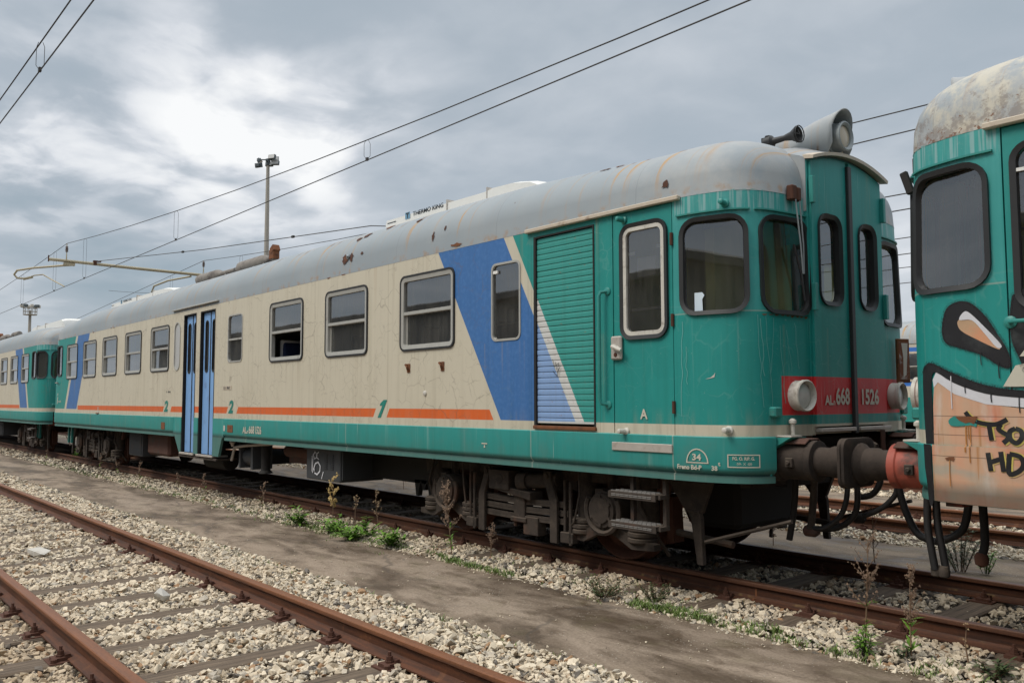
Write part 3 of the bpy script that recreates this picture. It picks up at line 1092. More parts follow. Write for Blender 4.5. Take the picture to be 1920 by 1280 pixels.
def cab_lean(s, z):
    """above the belt line the rounded cab ends lean in"""
    w_ = min(1.0, max(0.0, (abs(s) - 10.15) / .6))
    return .022 * min(1.0, max(0.0, (z - 2.165) / .945)) * w_ * w_ * (3 - 2 * w_)


def body(side=1, sg=1):
    """near side: side=1 ; far side: side=-1 ; sg mirrors the layout end for end"""
    def f(s, z, n):
        (x, y), (nx, ny) = plan(s)
        n = n - cab_lean(s, z)
        return Vector(((x + nx * n) * sg, (y + ny * n) * side, z))
    return f


def nose(sg=1, x0=10.955):
    return lambda a, z, n: Vector(((x0 + n) * sg, a, z))


def rrect(s0, s1, z0, z1, r, k=4, m=1):
    pts = []
    cs = [(s1 - r, z0 + r, -90), (s1 - r, z1 - r, 0), (s0 + r, z1 - r, 90), (s0 + r, z0 + r, 180)]
    for ci, (cx, cz, a0) in enumerate(cs):
        for i in range(k + 1):
            a = R(a0 + 90.0 * i / k)
            pts.append((cx + r * math.cos(a), cz + r * math.sin(a)))
        nx = cs[(ci + 1) % 4]
        a1 = R(nx[2])
        q = (nx[0] + r * math.cos(a1), nx[1] + r * math.sin(a1))
        p0 = pts[-1]
        for i in range(1, m):
            pts.append((p0[0] + (q[0] - p0[0]) * i / m, p0[1] + (q[1] - p0[1]) * i / m))
    return pts


def inpoly(p, poly):
    x, y = p
    c = False
    j = len(poly) - 1
    for i in range(len(poly)):
        xi, yi = poly[i]
        xj, yj = poly[j]
        if (yi > y) != (yj > y) and x < (xj - xi) * (y - yi) / (yj - yi) + xi:
            c = not c
        j = i
    return c


def subdiv(loop, step=0.05, s_from=10.1):
    out = []
    for i, p in enumerate(loop):
        q = loop[(i + 1) % len(loop)]
        out.append(p)
        if max(abs(p[0]), abs(q[0])) > s_from:
            a, b = p, q
            n = max(1, int(math.ceil(abs(b[0] - a[0]) / step)))
            if n > 60:
                # only the curved ends need points
                ss = [v for v in list(np.arange(-SMAX, -s_from, step)) + list(np.arange(s_from, SMAX, step)) if min(a[0], b[0]) + .01 < v < max(a[0], b[0]) - .01]
                ss = sorted(ss, reverse=b[0] < a[0])
                for v in ss:
                    t = (v - a[0]) / (b[0] - a[0])
                    out.append((v, a[1] + (b[1] - a[1]) * t))
            else:
                for k in range(1, n):
                    t = k / n
                    out.append((a[0] + (b[0] - a[0]) * t, a[1] + (b[1] - a[1]) * t))
    return out


def sheet(name, outer, holes, fn, mat, parent, n0=0.0, th=0.05, curved=False, smooth=30, nfn=None):
    loops = [outer] + list(holes)
    if curved:
        loops = [subdiv(l) for l in loops]
    V, E = [], []
    for l in loops:
        b = len(V)
        V += [Vector(p) for p in l]
        E += [(b + i, b + (i + 1) % len(l)) for i in range(len(l))]
    if curved:
        lo, hi = min(p[1] for p in outer), max(p[1] for p in outer)
        s_lo, s_hi = min(p[0] for p in outer), max(p[0] for p in outer)
        nz = max(2, int((hi - lo) / 0.2))
        ring = np.array([p for l in loops for p in l])
        for v in list(np.arange(-SMAX, -10.1, .05)) + list(np.arange(10.1, SMAX, .05)):
            if not s_lo < v < s_hi:
                continue
            for k in range(1, nz):
                p = (v, lo + (hi - lo) * k / nz)
                if inpoly(p, loops[0]) and not any(inpoly(p, h) for h in loops[1:]) and np.min(np.hypot(ring[:, 0] - p[0], ring[:, 1] - p[1])) > 0.02:
                    V.append(Vector(p))
    rv, re_, rf, *_ = delaunay_2d_cdt(V, E, [], 0, 1e-6)
    tris = []
    for f in rf:
        c = (sum(rv[i].x for i in f) / len(f), sum(rv[i].y for i in f) / len(f))
        if inpoly(c, loops[0]) and not any(inpoly(c, h) for h in loops[1:]):
            tris.append(tuple(f))
    nf = nfn or (lambda s, z: n0)
    vs = [fn(p.x, p.y, nf(p.x, p.y)) for p in rv]
    mb = MB()
    if th <= 0:
        mb.add(vs, tris)
        return mb.build(name, mat, parent, smooth, recalc=True)
    nv = len(vs)
    vs2 = [fn(p.x, p.y, nf(p.x, p.y) - th) for p in rv]
    cnt = {}
    for t in tris:
        for i in range(len(t)):
            e = (t[i], t[(i + 1) % len(t)])
            cnt[tuple(sorted(e))] = cnt.get(tuple(sorted(e)), 0) + 1
    fs = list(tris) + [tuple(i + nv for i in t)[::-1] for t in tris]
    for t in tris:
        for i in range(len(t)):
            a, b = t[i], t[(i + 1) % len(t)]
            if cnt[tuple(sorted((a, b)))] == 1:
                fs.append((b, a, a + nv, b + nv))
    mb.add(vs + vs2, fs)
    return mb.build(name, mat, parent, smooth)


def ring(name, lo_, li, fn, nlo, nhi, mat, parent, smooth=40, nin=None):
    n = len(lo_)
    nin = nhi if nin is None else nin
    rows = [[fn(a, z, nlo) for a, z in lo_], [fn(a, z, nhi) for a, z in lo_], [fn(a, z, nin) for a, z in li], [fn(a, z, nlo) for a, z in li]]
    fs = []
    for r_ in range(4):
        for i in range(n):
            j = (i + 1) % n
            a, b = r_ * n, ((r_ + 1) % 4) * n
            fs.append((a + i, a + j, b + j, b + i))
    return MB().add([v for q in rows for v in q], fs).build(name, mat, parent, smooth)


def bar(name, s0, s1, z0, z1, n0, n1, fn, mat, parent, bevel=0.0, m=1):
    mb = MB()
    ss = [s0 + (s1 - s0) * i / m for i in range(m + 1)]
    vs = []
    for s in ss:
        vs += [fn(s, z0, n0), fn(s, z0, n1), fn(s, z1, n1), fn(s, z1, n0)]
    fs = [(0, 1, 2, 3)] + [tuple(4 * m + i for i in (3, 2, 1, 0))]
    for k in range(m):
        for i in range(4):
            fs.append((4 * k + i, 4 * k + (i + 1) % 4, 4 * (k + 1) + (i + 1) % 4, 4 * (k + 1) + i))
    return mb.add(vs, fs).build(name, mat, parent, 30 if m > 1 else None, bevel)


def text_mesh(txt, bold=0.0):
    cu = bpy.data.curves.new('mesh_source', 'FONT')
    cu.body = txt
    cu.size = 1.0
    cu.offset = bold
    cu.resolution_u = 3
    o = bpy.data.objects.new('mesh_source', cu)
    COL.objects.link(o)
    dg = bpy.context.evaluated_depsgraph_get()
    me = bpy.data.meshes.new_from_object(o.evaluated_get(dg))
    v = np.array([q.co[:2] for q in me.vertices])
    f = [tuple(p.vertices) for p in me.polygons]
    bpy.data.objects.remove(o)
    bpy.data.curves.remove(cu)
    bpy.data.meshes.remove(me)
    return v, f


def lettering(txt, s0, s1, z0, z1, fn, mat, parent, n=0.003, slant=0.0, bold=0.015, name='lettering'):
    v, f = text_mesh(txt, bold)
    lo, hi = v.min(0), v.max(0)
    u = (v - lo) / (hi - lo)
    vs = [fn(s0 + (s1 - s0) * a + slant * (z1 - z0) * b, z0 + (z1 - z0) * b, n) for a, b in u]
    return MB().add(vs, f).build(name, mat, parent, recalc=False)


def outline(pts, wdt, fn, mat, parent, n=0.003, closed=True, name='lettering'):
    """a painted line of given width along points"""
    P = [Vector(p) for p in pts]
    k = len(P)
    L_, R_ = [], []
    for i, p in enumerate(P):
        a = P[i - 1] if (closed or i > 0) else p
        b = P[(i + 1) % k] if (closed or i < k - 1) else p
        d0, d1 = (p - a), (b - p)
        d0 = d0.normalized() if d0.length > 1e-9 else d1.normalized()
        d1 = d1.normalized() if d1.length > 1e-9 else d0
        t = (d0 + d1)
        t = t.normalized() if t.length > 1e-6 else d0
        nn = Vector((-t.y, t.x))
        c = max(0.5, nn.dot(Vector((-d0.y, d0.x))))
        L_.append(p + nn * wdt / 2 / c)
        R_.append(p - nn * wdt / 2 / c)
    vs = [fn(q.x, q.y, n) for q in L_] + [fn(q.x, q.y, n) for q in R_]
    m_ = k if closed else k - 1
    fs = [(i, (i + 1) % k, (i + 1) % k + k, i + k) for i in range(m_)]
    return MB().add(vs, fs).build(name, mat, parent, recalc=False)


SLIDERS = [(6.22, 7.28), (4.41, 5.49), (2.70, 3.77), (-2.70, -1.65), (-4.37, -3.30), (-6.06, -4.97), (-7.71, -6.60), (-9.30, -8.26)]
WZ = (2.045, 2.92)
CABW = [(10.29, 10.855), (10.945, 11.525)]
CZ = (2.14, 2.92)
DOORS = [(-.90, -.29), (-.09, .58)]
ROOF_Z, ROOF_H, ROOF_N = 3.115, 0.725, 2.7


def slider(s0, s1, fn, parent, open_=False):
    z0, z1 = WZ
    fr = ring('window', rrect(s0 + .018, s1 - .018, z0 + .018, z1 - .018, .075), rrect(s0 + .070, s1 - .070, z0 + .070, z1 - .070, .03), fn, -.05, .012, M['alu'], parent, nin=.006)
    ring('rubber_seal', rrect(s0, s1, z0, z1, .09), rrect(s0 + .022, s1 - .022, z0 + .022, z1 - .022, .072), fn, -.02, .016, M['rubber'], fr)
    zm = 2.485
    bar('sash_bar', s0 + .06, s1 - .06, zm - .024, zm + .014, -.045, .004, fn, M['alu'], fr, .003)
    sheet('pane', rrect(s0 + .06, s1 - .06, zm + .01, z1 - .06, .02), [], fn, M['glass'], fr, -.020, 0)
    if not open_:
        sheet('pane', rrect(s0 + .06, s1 - .06, z0 + .06, zm - .01, .02), [], fn, M['glass'], fr, -.038, 0)
        bar('pane_stile', s0 + .066, s0 + .105, z0 + .06, zm - .02, -.05, -.028, fn, M['alu'], fr)
    return fr


def gasket_window(s0, s1, z0, z1, r, fn, parent, name='window', gl='glass_cab', w_=.034, proud=.022, m=8, inner=None):
    o = rrect(s0, s1, z0, z1, r, 5, m)
    i = rrect(s0 + w_, s1 - w_, z0 + w_, z1 - w_, max(.02, r - w_), 5, m)
    fr = ring(name, o, i, fn, -.03, proud, M['rubber'], parent, 40, nin=proud * .6)
    q = w_
    if inner:
        i2 = rrect(s0 + w_ + inner, s1 - w_ - inner, z0 + w_ + inner, z1 - w_ - inner, max(.02, r - w_ - inner), 5, m)
        ring('inner_frame', i, i2, fn, -.04, proud * .5, M['offwhite'], fr, 40)
        q = w_ + inner
    e0, e1 = s0 + q - .008, s1 - q + .008
    pf = fn
    if max(abs(s0), abs(s1)) > 10.2:
        # the panes themselves are flat, set in the curved corner
        pf = lambda s_, z_, n_: fn(e0, z_, n_).lerp(fn(e1, z_, n_), (s_ - e0) / (e1 - e0))
    sheet('pane', rrect(e0, e1, z0 + q - .008, z1 - q + .008, max(.02, r - q), 4, 1), [], pf, M[gl], fr, -.012, 0)
    return fr


def bogie_mesh(parent, bx, sg_far=True):
    """two axles 2.43 m apart; the frame is the part, its pieces are sub-parts"""
    fr = MB()
    for sd in (-1, 1):
        fr.b2(-1.75, 1.75, sd * .80, sd * .96, .70, .88)
        fr.b2(-.55, .55, sd * .80, sd * 1.0, .60, .74)
        for ax in (-1.215, 1.215):
            for q in (-.36, .36):
                fr.cyl((ax + q, sd * .90, .36), (ax + q, sd * .90, .84), .112, 14)
            fr.b2(ax - .50, ax + .50, sd * .84, sd * .95, .72, .90)
    fr.b2(-.5, .5, -.8, .8, .55, .8)
    for ax in (-1.75, 1.75):
        fr.b2(ax - .06, ax + .06, -.9, .9, .66, .80)
    bg_ = fr.build('bogie', M['grime'], parent, 30, 0.0)
    bg_.location = (bx, 0, 0)
    for ax in (-1.215, 1.215):
        for sd in (-1, 1):
            w_ = MB()
            w_.lathe((ax, sd * .69, .46), (0, sd, 0), [(-.010, .485), (.018, .492), (.030, .470), (.045, .462), (.128, .456), (.132, .440), (.10, .395), (.075, .37), (.07, .16), (.10, .15), (.10, .02)], 36)
            w_.build('wheel', M['rust_dark'], bg_, 35)
            a = MB()
            a.lathe((ax, sd * .90, .475), (0, sd, 0), [(0, .175), (.19, .175), (.20, .160), (.225, .155), (.23, .12), (.245, .115), (.25, .02)], 22)
            # horseshoe guard round the cover
            pts = [(ax + .205 * math.cos(R(d)), sd * 1.10, .475 + .205 * math.sin(R(d))) for d in range(150, 391, 16)]
            a.tube(pts, .026, 6)
            a.cyl((ax, sd * .95, .60), (ax, sd * .97, .84), .05, 8)
            a.box((ax - .05, sd * 1.06, .64), (.10, .07, .05))
            for d in range(30, 360, 60):
                a.cyl((ax + .125 * math.cos(R(d)), sd * 1.12, .475 + .125 * math.sin(R(d))), (ax + .125 * math.cos(R(d)), sd * 1.145, .475 + .125 * math.sin(R(d))), .016, 6)
            a.build('axlebox', M['grime'], bg_, 35)
            # swing beam with spring seats
            e = MB()
            poly = [(-.56, .170), (-.30, .155), (-.10, .250), (0, .268), (.10, .250), (.30, .155), (.56, .170), (.56, .225), (.32, .245), (.12, .350), (0, .372), (-.12, .350), (-.32, .245), (-.56, .225)]
            e.prism(poly, lambda q, t: (ax + q[0], t, q[1]), sd * .965, sd * 1.05)
            e.cyl((ax, sd * 1.03, .315), (ax, sd * 1.085, .315), .050, 10)
            e.cyl((ax, sd * 1.05, .315), (ax, sd * 1.10, .315), .024, 8)
            e.build('swing_beam', M['grime'], bg_, 30)
            for q in (-.36, .36):
                c = MB()
                prof = [(0, .125)]
                for k in range(3):
                    prof += [(.012 + .05 * k, .14), (.040 + .05 * k, .14), (.050 + .05 * k, .118)]
                c.lathe((ax + q, sd * .96, .215), (0, 0, 1), prof, 16)
                c.build('coil_spring', M['spring'], bg_, 30)
    for sd in (-1, 1):
        for k, (h, z) in enumerate(((.70, .265), (.72, .345), (.66, .425))):
            for j in range(2):
                l = MB()
                n = 8
                for i in range(n):
                    x0, x1 = -h + 2 * h * i / n, -h + 2 * h * (i + 1) / n
                    zz = lambda x: z + j * .029 + .016 * (abs(x) / h) ** 2
                    l.add([(x0, sd * .97, zz(x0)), (x1, sd * .97, zz(x1)), (x1, sd * 1.06, zz(x1)), (x0, sd * 1.06, zz(x0)),
                           (x0, sd * .97, zz(x0) + .027), (x1, sd * .97, zz(x1) + .027), (x1, sd * 1.06, zz(x1) + .027), (x0, sd * 1.06, zz(x0) + .027)],
                          [(0, 1, 2, 3), (7, 6, 5, 4), (0, 4, 5, 1), (3, 2, 6, 7)] + ([(0, 3, 7, 4)] if i == 0 else []) + ([(1, 5, 6, 2)] if i == n - 1 else []))
                l.build('spring_leaf', M['spring'], bg_, None, 0.0, recalc=False)
        b = MB()
        b.box((.03, sd * 1.02, .375), (.17, .13, .26))
        b.box((.03, sd * 1.03, .27), (.24, .14, .05))
        for q in (-.06, .12):
            b.cyl((q, sd * 1.05, .19), (q, sd * 1.05, .26), .022, 6)
        b.build('spring_buckle', M['grime'], bg_, None, .008)
        for hx, dx_ in ((-.56, -.10), (.56, .10)):
            b = MB()
            poly = [(hx - .05, .10), (hx + .05, .10), (hx + .05, .50), (hx + .05 - dx_ * .9, .72), (hx + .05 - dx_ * .9, .78), (hx - .05 - dx_ * .9, .78), (hx - .05 - dx_ * .9, .70), (hx - .05, .48)]
            b.prism(poly, lambda q, t: (q[0], t, q[1]), sd * 1.07, sd * 1.105)
            b.cyl((hx - dx_ * .9, sd * 1.06, .735), (hx - dx_ * .9, sd * 1.12, .735), .03, 8)
            b.build('spring_hanger', M['grime'], bg_, None, .004)
        for hx in (-.74, .74):
            b = MB()
            b.box((hx - .05, sd * 1.06, .44), (.032, .04, .54))
            b.box((hx + .05, sd * 1.09, .40), (.034, .03, .60))
            b.box((hx, sd * 1.06, .17), (.17, .09, .10))
            b.build('brake_hanger', M['grime'], bg_, None, .005)
        b = MB()
        b.box((.20, sd * 1.02, .22), (.22, .12, .18))
        b.box((-.22, sd * 1.04, .66), (.32, .22, .20))
        b.prism([(-.38, .56), (.25, .48), (.25, .56), (-.06, .58), (-.06, .76), (-.38, .76)], lambda q, t: (q[0], t, q[1]), sd * .95, sd * 1.13)
        b.cyl((-.20, sd * 1.13, .67), (-.20, sd * 1.16, .67), .05, 10)
        b.build('damper_bracket', M['grime'], bg_, 30, .006)
        b = MB()
        b.cyl((.05, sd * 1.06, .655), (.55, sd * 1.0, .70), .075, 12)
        b.cyl((.04, sd * 1.07, .655), (.16, sd * 1.055, .665), .092, 12)
        b.build('damper', M['grime'], bg_, 35)
    for sd in (-1, 1):
        for k, pts in enumerate(([(-1.7, sd * 1.0, .62), (-1.3, sd * 1.02, .93), (-.6, sd * .99, .90), (.2, sd * .99, .93), (.9, sd * 1.0, .90), (1.65, sd * 1.02, .86)],
                                 [(-.95, sd * 1.06, .80), (-.90, sd * 1.08, .55), (-.84, sd * 1.09, .30)],
                                 [(.90, sd * 1.09, .84), (.93, sd * 1.11, .60), (.86, sd * 1.11, .34), (.78, sd * 1.08, .28)],
                                 [(1.56, sd * 1.0, .85), (1.60, sd * 1.04, .55), (1.70, sd * .90, .25), (1.74, sd * .80, .10)],
                                 [(-1.56, sd * 1.0, .85), (-1.62, sd * 1.04, .55), (-1.70, sd * .90, .25), (-1.74, sd * .80, .10)])):
            MB().tube(pts, (.016, .012, .010, .018, .018)[k], 6).build('pipe', M['spring'] if k else M['dark'], bg_, 50)
        for ax in (-1.215, 1.215):
            MB().prism([(ax - .60, .62), (ax - .50, .60), (ax - .50, .90), (ax - .66, .90)], lambda q, t: (q[0], t, q[1]), sd * .88, sd * .93).build('frame_gusset', M['grime'], bg_)
            MB().prism([(ax + .60, .62), (ax + .50, .60), (ax + .50, .90), (ax + .66, .90)], lambda q, t: (q[0], t, q[1]), sd * .88, sd * .93).build('frame_gusset', M['grime_red'], bg_)
            bs = MB()
            bs.prism([(ax + .50, .20), (ax + .58, .22), (ax + .56, .62), (ax + .50, .62)], lambda q, t: (q[0], t, q[1]), sd * .66, sd * .80)
            bs.build('brake_block', M['rust_dark'], bg_)
    return bg_


def roof_point(P, t):
    e = 2 / ROOF_N
    c, s_ = max(math.cos(t), 0) ** e, math.sin(t) ** e
    sx = max(-9.85, min(9.85, P[0]))
    x = sx + (P[0] - sx) * c
    u = min(1.0, max(0.0, (abs(x) - 7.6) / 2.6))
    return (x, P[1] * c, ROOF_Z + (ROOF_H - .105 * u * u * (3 - 2 * u)) * s_)


def on_roof(x, y):
    """height of the roof at a place away from the domed ends"""
    e = 2 / ROOF_N
    c = (abs(y) / HW) ** (1 / e)
    return ROOF_Z + ROOF_H * math.sqrt(max(0, 1 - c * c)) ** e


def build_railcar(name, label, loc, sg, full, roofm):
    t = thing(name, label, 'railcar', loc, 'railcars coupled in line on the same track')
    wall_m = livery_mat('livery_paint', sg, 'wall')
    skirt_m = livery_mat('lower_skirt_paint', sg, 'skirt')
    B = {1: body(1, sg), -1: body(-1, sg)}
    zt, zb = 3.113, 1.195
    # ---- side walls with real openings
    for side in (1, -1):
        fn = B[side]
        holes = [rrect(a + .02, b - .02, WZ[0] + .02, WZ[1] - .02, .075) for a, b in SLIDERS]
        for e in (1, -1):
            for a, b in CABW:
                q = (a + .025, b - .025) if e > 0 else (-b + .025, -a - .025)
                holes.append(rrect(q[0], q[1], CZ[0] + .025, CZ[1] - .025, .11, 5, 6))
        holes.append(rrect(7.915, 8.335, 2.085, 2.845, .06))
        holes.append(rrect(1.145, 1.695, 2.115, 2.855, .07))
        holes.append(rrect(-1.365, -1.085, 2.06, 2.91, .13))
        holes.append(rrect(-10.225, -9.775, 2.165, 2.92, .09))
        holes.append([(9.56, 1.11 + .09), (10.215, 1.2), (10.215, 3.085), (9.56, 3.085)])
        holes.append([(8.555, 1.235), (9.335, 1.235), (9.335, 3.03), (8.555, 3.03)])
        outer = [(-SMAX, zb), (-.98, zb), (-.98, zb)]
        outer = [(-SMAX, zb)]
        for a, b in DOORS:
            outer += [(a, zb), (a, 3.03), (b, 3.03), (b, zb)]
        outer += [(SMAX, zb), (SMAX, zt), (-SMAX, zt)]
        sheet('side_wall', outer, holes, fn, wall_m, t, 0.0, .05, True)
        for e in (1, -1):
            lh = [h for h in holes if min(p[0] * e for p in h) > 9.5]
            q = sorted((9.5 * e, (SMAX - .01) * e))
            sheet('cab_lining', [(q[0], 1.2), (q[1], 1.2), (q[1], 3.09), (q[0], 3.09)], lh, fn, M['cabgreen'], t, -.056, 0, True)
    # ---- lower skirt: rolled section swept along the side
    prof = [(-.02, 1.197), (.010, 1.197), (.016, 1.19), (.014, .955), (.006, .930), (-.012, .912), (-.018, .902), (-.012, .898), (-.002, .896), (-.002, .845), (-.02, .845)]
    for side in (1, -1):
        fn = B[side]
        for a, b in ((-11.04, -1.30), (1.05, 11.045)):
            ss = [a + (b - a) * i / 12 for i in range(13)] if False else sorted(set([a, b] + [v for v in list(np.arange(-11.04, -10.1, .05)) + list(np.arange(10.15, 11.04, .05)) if a < v < b]))
            k = len(prof)
            vs = [fn(s, z, n) for s in ss for n, z in prof]
            fs = []
            for i in range(len(ss) - 1):
                for j in range(k):
                    fs.append((i * k + j, i * k + (j + 1) % k, (i + 1) * k + (j + 1) % k, (i + 1) * k + j))
            fs += [tuple(range(k))[::-1], tuple(range((len(ss) - 1) * k, len(ss) * k))]
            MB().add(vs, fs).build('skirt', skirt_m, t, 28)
        # door wells
        for poly in ([(-1.30, 1.196), (-1.30, .885), (-1.25, .88), (-1.00, .585), (-.905, .575), (-.905, 1.196)],
                     [(-.285, .575), (-.095, .575), (-.095, 1.196), (-.285, 1.196)],
                     [(.585, 1.196), (.585, .575), (.84, .575), (.98, .885), (1.05, .89), (1.05, 1.196)]):
            sheet('door_well_panel', poly, [], fn, skirt_m, t, .012, .04)
        for a, b in DOORS:
            bar('door_sill', a - .03, b + .03, .545, .580, -.25, .03, fn, M['sillmetal'], t, .004)
        bar('footboard', -1.0, .75, .50, .53, -.35, .01, fn, M['grime'], t)
    # ---- roof
    per = []
    ss = list(np.arange(-10.1, 10.11, .5)) + list(np.arange(10.15, SMAX, .09)) + [SMAX]
    ss = [-SMAX] + list(-np.arange(10.15, SMAX, .09)[::-1]) + ss
    lean = lambda s: tuple(plan(s)[0][i] - plan(s)[1][i] * cab_lean(s, 3.11) for i in (0, 1))
    near = [lean(s) for s in ss]
    far = [(p[0], -p[1]) for p in near[::-1]]
    ycap = [.4, .2, 0, -.2, -.4]
    per = near + [(near[-1][0] + .005 * (1 - abs(y) / .6), -y) for y in ycap] + far + [(far[-1][0] - .005, y) for y in ycap]
    per = [(p[0] * sg, p[1]) for p in per]
    K = 14
    ts = [math.pi / 2 * (i / K) ** 0.9 for i in range(K + 1)]
    vs = [roof_point(p, tt) for tt in ts for p in per]
    n = len(per)
    # a small eave lip below the roof edge
    vs = [(p[0] * 1.0003, p[1] * 1.0012, ROOF_Z - .010) for p in per] + vs
    fs = []
    for i in range(K + 1):
        for j in range(n):
            fs.append((i * n + j, i * n + (j + 1) % n, (i + 1) * n + (j + 1) % n, (i + 1) * n + j))
    rf = MB().add(vs, fs)
    me_o = rf.build('roof', roofm, t, 50, recalc=False)
    bm = bmesh.new()
    bm.from_mesh(me_o.data)
    bmesh.ops.remove_doubles(bm, verts=bm.verts, dist=1e-4)
    bmesh.ops.recalc_face_normals(bm, faces=bm.faces)
    bm.to_mesh(me_o.data)
    bm.free()
    me_o.data.shade_smooth()
    # ---- floor, underframe, inner partitions
    MB().b2(-10.7, 10.7, -1.27, 1.27, 1.10, 1.16).build('floor', M['dark'], t)
    MB().b2(-10.4, 10.4, -1.0, 1.0, .88, 1.09).b2(-10.55, 10.55, -.35, .35, .74, .9).build('underframe', M['dark'], t)
    for x in (-9.55, -1.15, 1.95, 8.45, 9.45):
        MB().b2(x * sg - .02, x * sg + .02, -1.33, 1.33, 1.17, 3.4).build('partition', M['cabgreen'] if abs(x) > 8 else M['interior'], t)
    # driver desk behind each windscreen
    for e in (1, -1):
        MB().prism([(9.98, 1.17), (10.62, 1.17), (10.62, 2.02), (10.45, 2.14), (10.05, 2.02)], lambda q, w_: (q[0] * e, w_, q[1]), -1.15, -.2).build('driver_desk', M['dark'], t)
        MB().b2(min(9.9 * e, 10.0 * e), max(9.9 * e, 10.0 * e), -.55, 1.28, 1.17, 3.35).build('cab_cupboard', M['cabgreen'], t)
    # ---- seats and curtains
    for wi, (a, b) in enumerate(SLIDERS):
        for side in (1, -1):
            for q in (a + .16, b - .16):
                st = MB()
                st.prism([(-.20, 1.55), (.22, 1.55), (.22, 1.66), (-.05, 1.70), (-.11, 2.36), (-.20, 2.36)] if q < (a + b) / 2 else
                         [(.20, 1.55), (-.22, 1.55), (-.22, 1.66), (.05, 1.70), (.11, 2.36), (.20, 2.36)],
                         lambda p_, w_: ((q + p_[0]) * sg, w_, p_[1]), -1.22 * side, -.35 * side)
                st_ = st.build('seat', M['seat'], t, None, .03)
                if wi == 2 and side > 0 and q < (a + b) / 2:
                    MB().b2((q - .19) * sg, (q - .13) * sg, -1.235, -.8, 1.95, 2.385).build('headrest_cover', M['seatcover'], st_)
            if not full and side < 0:
                continue
            spans = [(a + .05, a + .33), (b - .42, b - .04)] if wi % 2 == 0 else [(a + .04, a + .52), (b - .30, b - .05)]
            if wi == 2:
                spans = [(a + .05, b - .06)]
            for c0, c1 in spans:
                zlo = 2.50 if wi == 2 else 2.06
                vs, fs = [], []
                nn = 22
                for i in range(nn + 1):
                    s = c0 + (c1 - c0) * i / nn
                    o_ = -.105 + .016 * math.sin(i * 1.7 + wi) + .008 * math.sin(i * .6)
                    vs += [B[side](s, 2.90, o_), B[side](s, zlo, o_)]
                for i in range(nn):
                    fs.append((2 * i, 2 * i + 1, 2 * i + 3, 2 * i + 2))
                MB().add(vs, fs).build('curtain', M['curtain'], t, 60, recalc=False)
    # ---- windows
    for side in (1, -1):
        fn = B[side]
        for wi, (a, b) in enumerate(SLIDERS):
            slider(a, b, fn, t, open_=(wi == 2 and side == 1))
        # fixed lights
        for a, b, z0, z1, r_ in ((7.90, 8.35, 2.07, 2.86, .07), (1.13, 1.71, 2.10, 2.87, .08)):
            fr = ring('window', rrect(a, b, z0, z1, r_), rrect(a + .022, b - .022, z0 + .022, z1 - .022, r_ - .02), fn, -.04, .008, M['alu'], t)
            sheet('pane', rrect(a + .015, b - .015, z0 + .015, z1 - .015, r_ - .015), [], fn, M['glass'], fr, -.015, 0)
            if a > 7:
                for zz in (2.24, 2.42):
                    bar('window_guard', a + .02, b - .02, zz, zz + .012, -.06, -.05, fn, M['alu'], fr)
                bar('catch', a + .03, a + .10, 2.755, 2.785, -.012, .006, fn, M['white'], fr)
            else:
                bar('sash_bar', a + .02, b - .02, 2.455, 2.485, -.014, .002, fn, M['alu'], fr)
                sheet('pane', [(a + .06, 2.49), (b - .06, 2.49), (b - .05, 2.80), (a + .22, 2.80)], [], lambda s, z, n_: fn(s, z, n_ - .16 * (z - 2.49) / .31), M['frost'], fr, -.03, 0)
        fr = ring('window', rrect(-1.38, -1.07, 2.04, 2.93, .145, 6), rrect(-1.36, -1.09, 2.06, 2.91, .13, 6), fn, -.03, .010, M['alu'], t)
        sheet('pane', rrect(-1.365, -1.085, 2.055, 2.915, .13, 6), [], fn, M['frost'], fr, -.006, 0)
        # cab windows at both ends
        for e in (1, -1):
            for a, b in CABW:
                q = (a, b) if e > 0 else (-b, -a)
                gasket_window(q[0], q[1], CZ[0], CZ[1], .14, fn, t, 'windscreen')
                # rain strip pressed in above the glass
                m_ = 14
                bar('rain_strip', q[0] - .03, q[1] + .02, 2.950, 2.962, -.01, .020, fn, M['teal_flat'], t, 0, m_)
        gasket_window(-10.245, -9.755, 2.145, 2.94, .10, fn, t, 'window')
        # ---- luggage shutter with separate slats
        sh = ring('roller_shutter', [(8.545, 1.215), (9.345, 1.215), (9.345, 3.04), (8.545, 3.04)], [(8.575, 1.245), (9.33, 1.245), (9.33, 3.025), (8.575, 3.025)], fn, -.05, .008, M['dark'], t)
        ns = 33
        smat = livery_mat('faded_shutter_paint', sg, 'slat') if side == 1 else M['teal_flat']
        for i in range(ns):
            z0 = 1.262 + (3.022 - 1.262) * i / ns
            z1 = 1.262 + (3.022 - 1.262) * (i + 1) / ns
            h = z1 - z0
            jit = random.uniform(-.002, .002)
            mb = MB()
            pr = [(-.024, z0 + .0015), (-.012 + jit, z0 + .0030), (-.010 + jit, z0 + .008), (-.009 + jit, z0 + h * .6), (-.010 + jit, z1 - .006), (-.012 + jit, z1 - .0025), (-.024, z1 - .0015)]
            mb.prism(pr, lambda q, s: fn(s, q[1], q[0]), 8.577, 9.328)
            if full or side == 1:
                mb.build('slat', smat, sh, None, 0, True)
            if not full and side == -1:
                continue
        bar('shutter_sill', 8.54, 9.355, 1.212, 1.244, -.03, .022, fn, M['rust'], sh, .004)
        # ---- cab door
        dm = wall_m
        d = sheet('cab_door', [(9.568, 1.135), (10.207, 1.135), (10.207, 3.078), (9.568, 3.078)], [rrect(9.685, 10.140, 2.015, 2.945, .10, 5)], fn, dm, t, -.003, .045, True)
        gasket_window(9.655, 10.168, 1.985, 2.975, .115, fn, d, 'door_window', m=2, inner=.034 if full else None)
